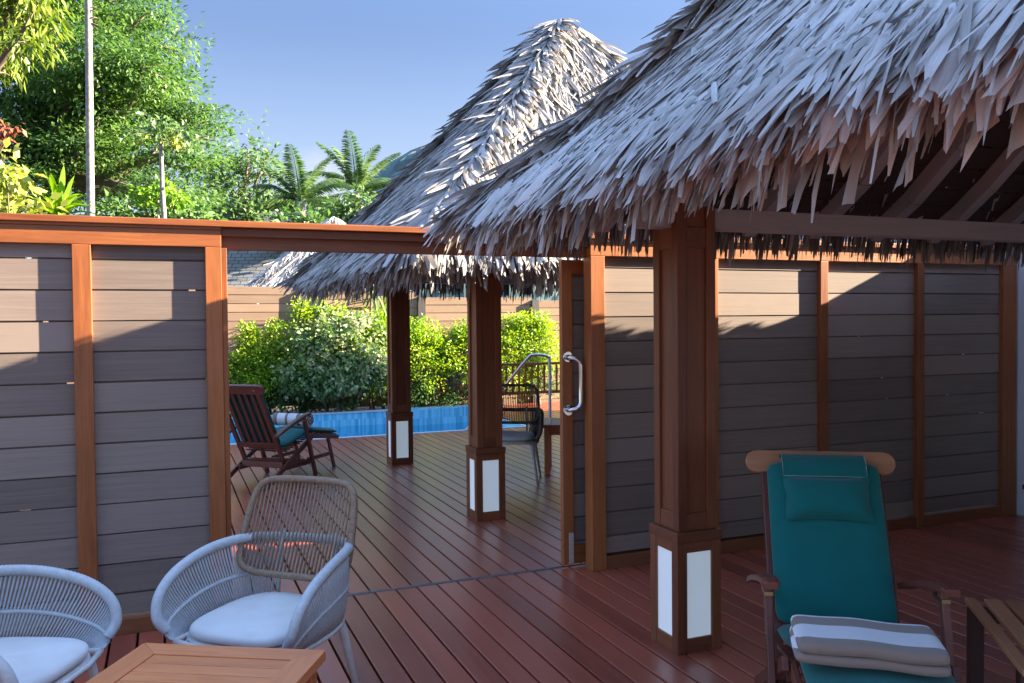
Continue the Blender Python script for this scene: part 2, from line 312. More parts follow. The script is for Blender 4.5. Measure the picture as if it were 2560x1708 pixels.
def limb(mb, a, b, r0, r1, bend=.12, n=7, sides=7, jit=.012):
    a, b = Vector(a), Vector(b); ln = (b-a).length; pts = []; o1 = Vector((random.gauss(0, 1), random.gauss(0, 1), random.gauss(0, .6)))*ln*bend
    for i in range(n):
        t = i/(n-1); pts.append(a.lerp(b, t) + o1*math.sin(t*math.pi)*.6 + Vector((random.gauss(0, 1), random.gauss(0, 1), random.gauss(0, 1)))*ln*jit*(0 < i < n-1))
    mb.tube(pts, [r0+(r1-r0)*i/(n-1) for i in range(n)], sides); return pts
def broadleaf(name, label, base, lobes, r_trunk, size, twigs, leaves, material, cat='tree', bark=None, group=None, twig_r=.3, squash=.6, fork=None, **k):
    """tree or shrub: tapered trunk, a limb to every lobe, sprays of leaves"""
    root = thing(name, label, cat, tuple(base), 0, group)
    cs = sum((Vector(c) for c, _ in lobes), Vector())/len(lobes); base = Vector(base)
    fk = Vector(fork) if fork else base.lerp(cs, .45); mb = MB(); limb(mb, base, fk, r_trunk, r_trunk*.7, .04)
    for c, r in lobes:
        p = limb(mb, fk + (Vector(c)-fk)*random.uniform(0, .08), Vector(c), r_trunk*.5, r_trunk*.07)
        for _ in range(3):
            s0 = p[random.randint(3, 6)]; d = Vector((random.gauss(0, 1), random.gauss(0, 1), random.gauss(.15, .6))).normalized()
            limb(mb, s0, s0+d*r*.9, r_trunk*.13, r_trunk*.03, sides=4)
    mb.build('trunk', bark or M_BARK, root, local=False, smooth=True)
    crown('crown', lobes, twigs, leaves, size, material, root, squash=squash, twig_r=twig_r, **k)
    return root
def px_lobes(rows, depth, spread=1.5):
    """crown lobes given where they show in the photo (x, y, radius) with a depth of their own"""
    out = []
    for x, y, r in rows:
        d = depth + random.uniform(-spread, spread); out.append((at(x, y, d), r*d/f_px))
    return out
# ------------------------------------------------------------------ ground, deck, pool, hill
g = MB(); g.add([(-900, -900, -1.5), (900, -900, -1.5), (900, 900, -1.5), (-900, 900, -1.5)], [(0, 1, 2, 3)]); tag(g.build('ground', M_GROUND), kind='structure')
g = MB(); g.add([(-60, 14.0, -.05), (40, 14.0, -.05), (40, 120, .0), (-60, 120, .0)], [(0, 1, 2, 3)]); tag(g.build('garden_bed', M_GROUND), kind='structure')
g = MB(); g.add([(-60, 5.3, -.25), (-3.6, 5.3, -.25), (-3.6, 14, -.25), (-60, 14, -.25)], [(0, 1, 2, 3)]); tag(g.build('side_bed', M_GROUND), kind='structure')
YT = 4.945                               # line of the sliding-gate track
def deck_rows(mb, x0, x1, y0, y1, z=0, ph=0):
    x = x0
    while x < x1:
        b = min(x+.1165, x1); mb.box((x, y0, z-.03), (b, y1, z)); x += .128
d = MB(); deck_rows(d, -3.5+.02, 6.34, -2.5, YT-.012); deck_rows(d, -3.5, 8.6, YT+.012, 11.72); deck_rows(d, 5.15, 8.6, 11.72, 15.1, 0)
tag(d.build('deck', M_DECK, bevel=.004), kind='structure')
g = MB(); g.box((-3.6, -2.6, -.3), (6.34, 11.74, -.06)); g.box((6.34, 4.9, -.3), (8.6, 11.74, -.06)); g.box((5.15, 11.74, -.3), (8.6, 15.1, -.06)); tag(g.build('deck_base', plain('deck_shadow', (.012, .009, .008), .95)), kind='structure')
o = thing('gate_track', 'narrow grey metal floor track crossing the red deck between fence and gate', 'track', (1.3, YT, 0))
g = MB(); g.box((.3, YT-.013, -.028), (2.35, YT-.004, .004)); g.box((.3, YT+.004, -.028), (2.35, YT+.013, .004)); g.box((.3, YT-.004, -.028), (2.35, YT+.004, -.006))
g.build('rail_channel', plain('grey_track', (.22, .22, .22), .5, .4, noise=.3, sc=40), o, local=False)
# pool
g = MB(); g.box((-3.6, 11.78, -1.35), (5.1, 13.95, -1.25)); g.box((-3.6, 11.74, -1.3), (5.1, 11.78, -.03)); g.box((5.06, 11.78, -1.3), (5.1, 13.95, .0)); g.box((-3.64, 11.74, -1.3), (-3.6, 13.98, 0))
for k in range(4): g.box((3.9+k*.3, 12.0, -1.25), (4.2+k*.3, 13.95, -1.0+k*.24))
tag(g.build('pool_basin', M_BASIN), kind='structure')
g = MB(); g.box((-3.64, 13.952, -1.3), (5.1, 14.1, .10)); g.box((3.75, 13.55, -1.2), (5.06, 13.949, .145)); tag(g.build('pool_wall', M_TILE), kind='structure')
g = MB(); g.box((-3.64, 13.94, .102), (3.74, 14.12, .118)); g.box((-3.6, 11.722, -.06), (5.1, 11.81, .006)); tag(g.build('pool_coping', M_COPING), kind='structure')
g = MB(); nx = 2; g.add([(-3.6, 11.8, -.11), (5.06, 11.8, -.11), (5.06, 13.95, -.11), (-3.6, 13.95, -.11)], [(0, 1, 2, 3)]); tag(g.build('pool_water', M_WATER), kind='structure')
# hill far away
nx, ny = 90, 24; V = []; 
for j in range(ny):
    for i in range(nx):
        u, v = i/(nx-1), j/(ny-1); px = 500+u*1900; h = 12+58*math.exp(-((px-1120)/380)**2)
        D = 420+v*160; p = at(px, 854, D); z = -1.5+1.5*h*math.sin(min(1, v*1.15)*math.pi*.62)/.93 + random.uniform(-1.6, 1.6)*(v > .05); V.append((p.x+random.uniform(-2, 2), p.y, z))
g = MB(); g.add(V, [(j*nx+i, j*nx+i+1, (j+1)*nx+i+1, (j+1)*nx+i) for j in range(ny-1) for i in range(nx-1)]); tag(g.build('hills', M_HILL), kind='structure')

# ------------------------------------------------------------------ thatch
def strips(root, d, n, L_, wd, lift, curl, twist, grav, t):
    """palm-leaf strips: 4 cross sections of 3 points with a shallow fold"""
    k = len(root); S4 = np.array([0, .4, .78, 1.]); W4 = np.array([.85, 1, .92, .06])
    side = nrm(np.cross(n, d)); nn = nrm(np.cross(d, side)); c, s = np.cos(twist)[:, None], np.sin(twist)[:, None]
    side, nn = side*c+nn*s, nn*c-side*s
    V = np.empty((k, 4, 3, 3)); G = np.empty((k, 4, 3, 3)); rnd = uni(0, 60, k)
    for i_ in range(4):
        for j_ in range(3): G[:, i_, j_] = np.stack([rnd+L_*S4[i_], rnd*1.7+wd*(j_-1)*.5, rnd*.3], 1)
    tipw = uni(.04, 1, k)**1.6*.9; cut = RNG.normal(0, .55, k)
    for i, (a, ww) in enumerate(zip(S4, W4)):
        q = root + d*(L_*a)[:, None] + nn*((lift*a - curl*a*a)*L_)[:, None]
        q = q + np.array([0, 0, -1.])*(grav*a*a*L_)[:, None] - d*(grav*.35*a*a*L_)[:, None]
        h = (wd*(ww if i < 3 else tipw)*.5)[:, None]
        V[:, i, 0] = q-side*h; V[:, i, 1] = q+nn*h*.35; V[:, i, 2] = q+side*h
        if i == 3: V[:, 3, 0] += d*(cut*wd*1.3*tipw)[:, None]; V[:, 3, 2] -= d*(cut*wd*1.3*tipw)[:, None]
    b = (np.arange(k)*12)[:, None, None]; Q = []
    for i in range(3):
        for j in range(2): Q.append(np.array([i*3+j, i*3+j+1, (i+1)*3+j+1, (i+1)*3+j]))
    Q = (b + np.array(Q)[None]).reshape(-1, 4)
    return V.reshape(-1, 3), Q, np.repeat(t, 12), G.reshape(-1, 3)
def thatch(A, B, P, dens, eave_n, scale=1.0, tone=.5, tuck=False, sag=0):
    A, B, P = [np.array(q, float) for q in (A, B, P)]
    e = nrm(B-A); W = np.linalg.norm(B-A); mid = A+e*((P-A)@e); up = P-mid; H = np.linalg.norm(up); up /= H; n = np.cross(e, up); n = n if n[2] > 0 else -n
    out = []
    k = int(dens*W*H/2); t = 1-np.sqrt(uni(0, 1, k)); t = np.round(t*H/.085)*.085/H + RNG.normal(0, .012, k); t = np.clip(t, .004, .99); u = uni(0, 1, k)
    am = (P-A)@e/W; x = (am*t + u*(1-t))*W; p0 = A + e*x[:, None] + up*(t*H)[:, None]
    p0 = p0 - n*(sag*np.sin(np.pi*np.clip(t, 0, 1)**.85))[:, None]
    rad = nrm(p0-P); d = nrm(-up*.75 + rad*.35 + e*(RNG.normal(0, .28, k)+(uni(0, 1, k) < .06)*RNG.normal(0, .8, k))[:, None])
    L_ = scale*uni(.28, .66, k)*np.clip(.55+t*H*1.2, .5, 1)
    if tuck: L_ = np.minimum(L_, t*H+.05)
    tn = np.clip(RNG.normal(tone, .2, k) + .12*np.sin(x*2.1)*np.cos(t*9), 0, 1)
    out.append(strips(p0 + n*uni(-.03, .035, k)[:, None], d, np.repeat(n[None], k, 0), L_, np.clip(np.exp(RNG.normal(-3.78, .45, k)), .008, .05), uni(.0, .20, k), uni(-.05, .22, k), RNG.normal(0, .38, k), uni(0, .08, k), tn))
    # hanging fringe along the eave
    k = int(eave_n*W); u = uni(.0, 1.0, k); dp = uni(0, 1, k)**1.3
    p0 = A + e*(u*W)[:, None] + up*uni(-.015, .10, k)[:, None] - n*(dp*.20)[:, None] - up*(dp*.02)[:, None]
    d = nrm(-up + e*RNG.normal(0, .22, k)[:, None] + n*uni(-.05, .12, k)[:, None] - np.array([0, 0, 1.1 if tuck else 0])); L_ = scale*uni(.11, .33, k)*(1-.25*dp)
    if tuck: L_ = L_*.72
    out.append(strips(p0, d, np.repeat(n[None], k, 0), L_, (.55 if tuck else 1)*np.clip(np.exp(RNG.normal(-3.72, .45, k)), .008, .055), uni(0, .1, k), uni(0, .15, k), RNG.normal(0, .5, k), uni(.25, .75, k), np.clip(RNG.normal(.12 if tuck else tone, .22, k), 0, 1)))
    # ruffled cover along the hip A-P
    hl = np.linalg.norm(P-A); hd = (P-A)/hl; k = int(hl*dens*.22); s = uni(.0, 1, k); p0 = A + hd*(s*hl)[:, None] + np.array([0, 0, .02]) - np.array([0, 0, 1.2*sag])*np.sin(np.pi*s**.85)[:, None]
    lat = np.where(uni(0, 1, k) < .5, -1., 1.)[:, None]; hs = nrm(np.cross(hd, np.array([0, 0, 1.])))
    d = nrm(-hd*.8 + hs*lat*uni(.05, .7, k)[:, None] + np.array([0, 0, 1.])*uni(-.1, .22, k)[:, None]); nn = nrm(np.cross(hs, hd)); nn = nn if nn[2] > 0 else -nn
    out.append(strips(p0, d, np.repeat(nn[None], k, 0), scale*uni(.25, .5, k), uni(.022, .045, k), uni(.02, .2, k), uni(0, .25, k), RNG.normal(0, .4, k), uni(0, .2, k), np.clip(RNG.normal(tone+.05, .2, k), 0, 1)))
    return out
def merge(parts):
    V = []; Q = []; T = []; G = []; o = 0
    for v, q, t, g in parts: V.append(v); Q.append(q+o); T.append(t); G.append(g); o += len(v)
    return np.vstack(V), np.vstack(Q), np.concatenate(T), np.vstack(G)
def pillar(root, x, y, top, s=.248, hb=.584):
    """panelled timber post on a wider lantern box with four opal panels"""
    a = .016; m_ = MB(); x0, y0, x1, y1 = x+a, y+a, x+s-a, y+s-a; st_ = .052; r = .014
    m_.box((x0+r, y0+r, hb), (x1-r, y1-r, top))
    for px in (x0, x1-st_):
        for py in (y0, y1-st_): m_.box((px, py, hb+.001), (px+st_, py+st_, top))
    for zz in ((hb+.001, hb+.085), (top-.2, top-.1)):
        m_.box((x0+st_, y0+.003, zz[0]), (x1-st_, y1-.003, zz[1])); m_.box((x0+.003, y0+st_, zz[0]), (x1-.003, y1-st_, zz[1]))
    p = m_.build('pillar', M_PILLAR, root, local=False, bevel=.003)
    b = MB(); f = .054; k = .012
    b.box((x+.03, y+.03, .0), (x+s-.03, y+s-.03, hb-.02))
    for px in (x, x+s-f):
        for py in (y, y+s-f): b.box((px, py, 0), (px+f, py+f, hb-.05))
    for z0, z1 in ((0, .07), (hb-.10, hb-.05)):
        b.box((x+f, y+.002, z0), (x+s-f, y+.03, z1)); b.box((x+f, y+s-.03, z0), (x+s-f, y+s-.002, z1)); b.box((x+.002, y+f, z0), (x+.03, y+s-f, z1)); b.box((x+s-.03, y+f, z0), (x+s-.002, y+s-f, z1))
    b.box((x-.004, y-.004, hb-.049), (x+s+.004, y+s+.004, hb))
    b.build('lantern_box', M_PILLAR, p, local=False, bevel=.003)
    z0, z1 = .0705, hb-.1005
    for lo, hi in (((x+f, y+k, z0), (x+s-f, y+k+.012, z1)), ((x+f, y+s-k-.012, z0), (x+s-f, y+s-k, z1)), ((x+k, y+f, z0), (x+k+.012, y+s-f, z1)), ((x+s-k-.012, y+f, z0), (x+s-k, y+s-f, z1))):
        MB().box(lo, hi).build('opal_panel', M_PANEL, p, local=False)
def pavilion(label, x0, x1, y0, y1, ze, P, pil, dens, fr, scale=1.0, sag=.1, tone=.5):
    root = thing('thatched_pavilion', label, 'pavilion', (pil[0][0]+.12, pil[0][1]+.12, 0), 0, 'thatched hip-roof pavilions on the deck')
    A = [(x0, y1, ze), (x0, y0, ze), (x1, y0, ze), (x1, y1, ze)]   # faces: west, south, east, north
    parts = []
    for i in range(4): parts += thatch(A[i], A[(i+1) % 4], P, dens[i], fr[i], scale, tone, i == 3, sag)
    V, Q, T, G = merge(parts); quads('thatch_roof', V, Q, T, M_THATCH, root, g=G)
    Pv = Vector(P); u = MB(); low = .08
    vs = [Vector(a)+Vector((0, 0, -.03)) for a in A]+[Pv+Vector((0, 0, -.02))]; ins = [Vector(a)+Vector(((.10 if a[0] == x0 else -.10), (.10 if a[1] == y0 else -.10), -low)) for a in A]+[Pv-Vector((0, 0, .26))]
    tt = [0, .2, .4, .6, .8, 1]; rings = [[a.lerp(vs[4], t)-Vector((0, 0, (1.6*sag)*math.sin(math.pi*t**.85))) for a in vs[:4]] for t in tt]
    u.add([q for rg in rings for q in rg], [(k*4+i, k*4+(i+1) % 4, k*4+4+(i+1) % 4, k*4+4+i) for k in range(5) for i in range(4)])
    u.add(vs[:4]+ins[:4], [(i, (i+1) % 4, (i+1) % 4+4, i+4) for i in range(4)])
    u.build('thatch_underlay', M_UNDER, root, local=False)
    # boarded lining below the thatch, laid in planks parallel to the eave
    l = MB(); c = ins[4]; dip = lambda t: Vector((0, 0, 1.6*sag*math.sin(math.pi*min(1, max(0, t))**.85)))
    for i in range(4):
        a, b = ins[i], ins[(i+1) % 4]; npl = 17
        for j in range(npl):
            t0, t1 = j/npl, (j+.97)/npl; l.add([a.lerp(c, t0)-dip(t0), b.lerp(c, t0)-dip(t0), b.lerp(c, t1)-dip(t1), a.lerp(c, t1)-dip(t1)], [(0, 1, 2, 3)], [((q-a).x*.7+(q-a).y*.7, t*4, 0) for q, t in ((a.lerp(c, t0), t0), (b.lerp(c, t0), t0), (b.lerp(c, t1), t1), (a.lerp(c, t1), t1))])
    l.build('roof_lining', M_LINING, root, local=False)
    # ring beam on the pillars, rafters up every side
    px0, py0, px1, py1 = pil[0][0]+.06, pil[0][1], pil[1][0]+.06, pil[1][1]; zb, zt = 2.04, 2.14
    xs = sorted({p[0] for p in pil}); ys = sorted({p[1] for p in pil}); a_, b_ = .07, .178
    for y in ys: MB().box((xs[0]-.12, y+a_, zb), (xs[-1]+.37, y+b_, zt)).build('ring_beam', M_RAFTER, root, local=False, bevel=.003)
    for i in range(4):
        a, b = ins[i], ins[(i+1) % 4]; e = (b-a); ln = e.length; e.normalize(); mid = (a+b)/2; upv = c-mid; nn = e.cross(upv).normalized(); nn = nn if nn.z > 0 else -nn
        for t in (.14, .26, .38, .5, .62, .74, .86):
            top = (1-abs(t-.5)*2)*.96+.02; p = a+e*ln*t; q = p+upv*top
            rb = MB(); pp = [p.lerp(q, k/5)-dip(top*k/5)-nn*.05 for k in range(6)]; rt_ = random.random()
            for k in range(5): rb.bar(pp[k], pp[k+1], .085, .09, nn, t=rt_)
            rb.build('rafter', M_RAFTER, root, local=False)
    for i in range(4): 
        rb = MB(); pp = [ins[i].lerp(c, k/5)-dip(k/5)-Vector((0, 0, .06)) for k in range(6)]
        for k in range(5): rb.bar(pp[k], pp[k+1], .06, .10)
        rb.build('hip_rafter', M_RAFTER, root, local=False)
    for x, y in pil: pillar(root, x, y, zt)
    return root
pavilion('near pavilion whose shaded thatch roof fills the upper right, on the large lantern pillar', 1.60, 6.0, -.1, 4.40, 2.25, (3.84, 2.2, 4.80), [(2.230, 3.405), (2.230, .79), (5.0, 3.405), (5.0, .79)], (3000, 260, 260, 1000), (260, 40, 40, 420), .86, .17, .80)  # paler thatch tone stands in for fill light on this shaded roof
pavilion('far pavilion beyond the timber fence with a peaked, partly sunlit thatch roof', 1.56, 6.0, 5.56, 10.18, 2.17, (3.8, 7.9, 4.66), [(2.275, 6.340), (2.324, 9.271), (5.06, 6.340), (5.06, 9.271)], (1800, 1800, 250, 250), (200, 200, 60, 260), .95, .08)

# ------------------------------------------------------------------ timber fence with the gateway
WY = 4.77; ZB = [.09]+[1.934-.157*k for k in range(12)][::-1]+[2.02]; ZB = [.09]+[z for z in ZB[1:] if z > .12]
def board_panel(root, x0, x1, y, th, zs, mt, gap=.004, warp=.004, name='board_panel'):
    mb = MB()
    for a, b in zip(zs, zs[1:]):
        ww = [random.uniform(-warp, warp) for _ in range(4)]; g0 = gap*random.choice((.7, .8, 1.0, 1.3)); yo = random.uniform(0, .004)
        vs = []; gg = []; nseg = 6; off = random.uniform(0, 9)
        for i in range(nseg+1):
            x = x0+(x1-x0)*i/nseg; s = math.sin(i/nseg*math.pi)*warp*random.uniform(.0, 1)
            for yy, zz in ((y+yo, a+g0+s*.3), (y+yo, b-g0-s*.3), (y+yo+th, b-g0), (y+yo+th, a+g0)): vs.append((x, yy, zz)); gg.append((x, zz-a, yy-y))
        fs = [(i*4+j, i*4+(j+1) % 4, i*4+4+(j+1) % 4, i*4+4+j) for i in range(nseg) for j in range(4)]+[(0, 3, 2, 1), (nseg*4, nseg*4+1, nseg*4+2, nseg*4+3)]
        mb.add(vs, fs, gg)
        if a > zs[0]:                     # the boards are tongued: only here and there a slit of daylight is left
            u = x0; 
            while u < x1:
                v_ = min(x1, u+random.uniform(.25, .9))
                mb.obox(((u+v_)/2, y+th*.86, a), (v_-u, th*.2, .022), None, 0.0); u = v_+(random.uniform(.01, .06) if random.random() < .4 else 0)
    mb.build(name, mt, root, local=False)
def fence_run(root, posts, zt=2.005, reach=None):
    """posts: (x0, x1); boards hang between them, set back from the front"""
    for x0, x1 in posts: MB().box((x0, WY, 0), (x1, WY+.10, zt)).build('fence_post', M_TIMBER, root, local=False, bevel=.003)
    for (a, b), (c, d_) in zip(posts, posts[1:]):
        board_panel(root, b-.012, c+.012, WY+.036, .022, ZB, M_BOARD)
        MB().box((b, WY+.006, .0), (c, WY+.085, .082)).build('bottom_rail', M_PILLAR, root, local=False, bevel=.003)  # rail takes the darker pillar timber to paint in its shade
fl = thing('timber_fence', 'screen fence of grey-brown boards in orange frames left of the open gateway', 'fence', (-1.0, WY, 0), 0, 'orange-framed screen fences beside the gateway')
fence_run(fl, [(-2.55, -2.46), (-1.95, -1.86), (-1.18, -1.09), (-.427, -.341), (.202, .284)])
MB().box((.2845, WY+.012, 0), (.312, WY+.10, 2.004)).build('door_jamb', M_TIMBER, fl, local=False, bevel=.003)
MB().box((-2.55, WY+.002, 2.006), (.284, WY+.10, 2.098)).build('top_rail', M_TIMBER, fl, local=False, bevel=.003)
MB().box((-2.6, WY-.022, 2.112), (2.60, WY+.17, 2.147)).build('fence_cap', M_TIMBER, fl, local=False, bevel=.004)
MB().box((-2.6, WY-.004, 2.0985), (.284, WY+.12, 2.1115)).build('cap_batten', M_TIMBER, fl, local=False)
MB().box((.2845, WY+.06, 1.998), (2.488, WY+.10, 2.1115)).box((.2845, WY+.02, 2.066), (2.488, WY+.0595, 2.1115)).build('opening_beam', M_PILLAR, fl, local=False, bevel=.003)
fr_ = thing('timber_fence', 'screen fence of grey-brown boards in orange frames behind the near green lounger', 'fence', (4.4, WY, 0), 0, 'orange-framed screen fences beside the gateway')
fence_run(fr_, [(2.49, 2.59), (3.365, 3.456), (4.332, 4.401), (5.262, 5.331), (6.176, 6.325)])
MB().box((2.49, WY+.002, 2.006), (6.325, WY+.10, 2.098)).build('top_rail', M_TIMBER, fr_, local=False, bevel=.003)
MB().box((2.602, WY-.022, 2.112), (6.33, WY+.17, 2.147)).build('fence_cap', M_TIMBER, fr_, local=False, bevel=.004)
# sliding gate parked behind the right-hand fence
gx = 2.36; gy0, gy1 = YT-.022, YT+.022
gt = thing('sliding_gate', 'sliding timber gate pushed open, its stile carrying a steel pull handle', 'gate', (gx, YT, 0))
sw = .075; MB().box((gx, gy0, .015), (gx+sw, gy1, 1.99)).build('stile', M_TIMBER, gt, local=False, bevel=.003)
MB().box((gx+1.95, gy0, .015), (gx+1.95+sw, gy1, 1.99)).build('stile', M_TIMBER, gt, local=False, bevel=.003)
board_panel(gt, gx+sw-.01, gx+1.96, YT-.006, .018, [.135]+[.16+.157*k for k in range(12)]+[1.93], M_BOARD)
MB().box((gx+sw+.001, gy0+.004, .016), (gx+1.949, gy1-.004, .14)).build('bottom_rail', M_TIMBER, gt, local=False, bevel=.003)
MB().box((gx+sw+.001, gy0+.004, 1.9), (gx+1.949, gy1-.004, 1.99)).build('top_rail', M_TIMBER, gt, local=False, bevel=.003)
hx = gx+.040; hz0, hz1 = 1.02, 1.365; h = MB()
pts = [(hx, gy0, hz0), (hx, gy0-.045, hz0+.005)]; pts += [(hx+.06*math.sin(a), gy0-.045-.02*math.sin(a), hz0+.005+.05*(1-math.cos(a))) for a in (.5, 1., 1.57)]
top = [(x, y, hz0+hz1-z) for x, y, z in pts][::-1]; h.tube(pts+top, .0155, 12)
hd = h.build('pull_handle', M_CHROME, gt, local=False, smooth=True)
for z in (hz0, hz1):
    c = MB(); c.tube([(hx, gy0-.001, z), (hx, gy0-.009, z)], .036, 24); c.build('handle_flange', M_CHROME, hd, local=False, bevel=.003)
lp = MB(); lp.box((gx+.036, gy0-.006, .02), (gx+.073, gy0-.0005, .225)); lq = lp.build('latch_plate', M_STEEL, gt, local=False, bevel=.003)
s_ = MB()
for z in (.06, .19): s_.tube([(gx+.055, gy0-.006, z), (gx+.055, gy0-.010, z)], .008, 10)
s_.box((gx+.046, gy0-.012, .09), (gx+.063, gy0-.0062, .16)); s_.build('latch_bolt', M_STEEL, lq, local=False)

# ------------------------------------------------------------------ white villa closing the right side
vl = thing('white_villa', 'white rendered villa wall meeting the dark end of the right-hand fence', 'house', (6.9, 4.8, 0))
MB().box((6.345, -3, -.3), (10, 4.90, 2.40)).build('wall', M_VILLA, vl, local=False)
MB().box((6.9, 4.905, -.3), (11, 12.6, 3.45)).build('unseen_shade_wing', M_VILLA, vl, local=False)  # unseen wing, added and sized to keep the sun off the pool deck
MB().box((6.30, -3.1, 2.402), (10.1, 4.87, 2.52)).build('roof_edge', M_RAFTER, vl, local=False)
MB().box((6.84, 4.93, 3.452), (11.1, 12.66, 3.60)).build('roof_edge', M_RAFTER, vl, local=False)  # top edge of that added wing
# garden fence at the back, stepped panels
gf = thing('garden_fence', 'tan horizontal-board garden fence with dark posts behind the golden bushes', 'fence', (2.2, 15.2, 0))
FX = [-6.6, -4.4, -2.2, .05, 2.22, 4.40, 6.7, 8.9]; FT = [2.27, 2.27, 2.27, 2.24, 2.16, 2.06, 2.0]
for i, x in enumerate(FX): MB().box((x-.07, 15.15, -.2), (x+.07, 15.29, (FT+[2.0])[min(i, 6)]+.0)).build('fence_post', M_FARPOST, gf, local=False)
for i in range(7):
    n = 15; board_panel(gf, FX[i]+.06, FX[i+1]-.06, 15.22, .02, [FT[i]-.15*k for k in range(n)][::-1], M_FARBOARD, gap=.006, warp=.008)
# ------------------------------------------------------------------ cushions
def pad(x0, x1, prof, th, nx=10, puff=.012, wob=.004, edge=.5):
    """a mattress following the profile [(y, z)...]; rounded sides, slightly puffed"""
    pts = [Vector((0, y, z)) for y, z in prof]; k = len(pts); V = []; ring = []
    for i, p in enumerate(pts):
        a, b = pts[max(i-1, 0)], pts[min(i+1, k-1)]; d = (b-a).normalized(); n = Vector((0, -d.z, d.y)); n = n if n.z > 0 or (abs(n.z) < .3 and n.y < 0) else -n
        endf = min(1, (min(i, k-1-i)+.55)/1.6); r = []
        for j in range(nx+1):
            u = j/nx*2-1; h = (1-abs(u)**7)**.5 if abs(u) < 1 else 0
            h = .28+.72*h; pf = puff*(1-u*u); x = (x0+x1)/2+(x1-x0)/2*u
            r.append(p + Vector((x, 0, 0)) + n*(th*.5+(th*.5*h+pf)*endf + random.uniform(-wob, wob)))
        for j in range(nx+1):
            u = 1-j/nx*2; h = (1-abs(u)**7)**.5 if abs(u) < 1 else 0; h = .28+.72*h; x = (x0+x1)/2+(x1-x0)/2*u
            r.append(p + Vector((x, 0, 0)) + n*(th*.5-th*.5*h*endf))
        ring.append(r)
    m = len(ring[0]); vs = [q for r in ring for q in r]
    fs = [(i*m+j, (i+1)*m+j, (i+1)*m+(j+1) % m, i*m+(j+1) % m) for i in range(k-1) for j in range(m)]
    fs += [tuple(range(m)), tuple(range((k-1)*m, k*m))[::-1]]
    mb = MB(); mb.add(vs, fs); return mb
def interp(pts, n):
    P = [Vector((0, *p)) for p in pts]; seg = [(b-a).length for a, b in zip(P, P[1:])]; tot = sum(seg); out = []
    for i in range(n):
        s = tot*i/(n-1); j = 0
        while j < len(seg)-1 and s > seg[j]: s -= seg[j]; j += 1
        q = P[j].lerp(P[j+1], min(1, s/seg[j])); out.append((q.y, q.z))
    return out
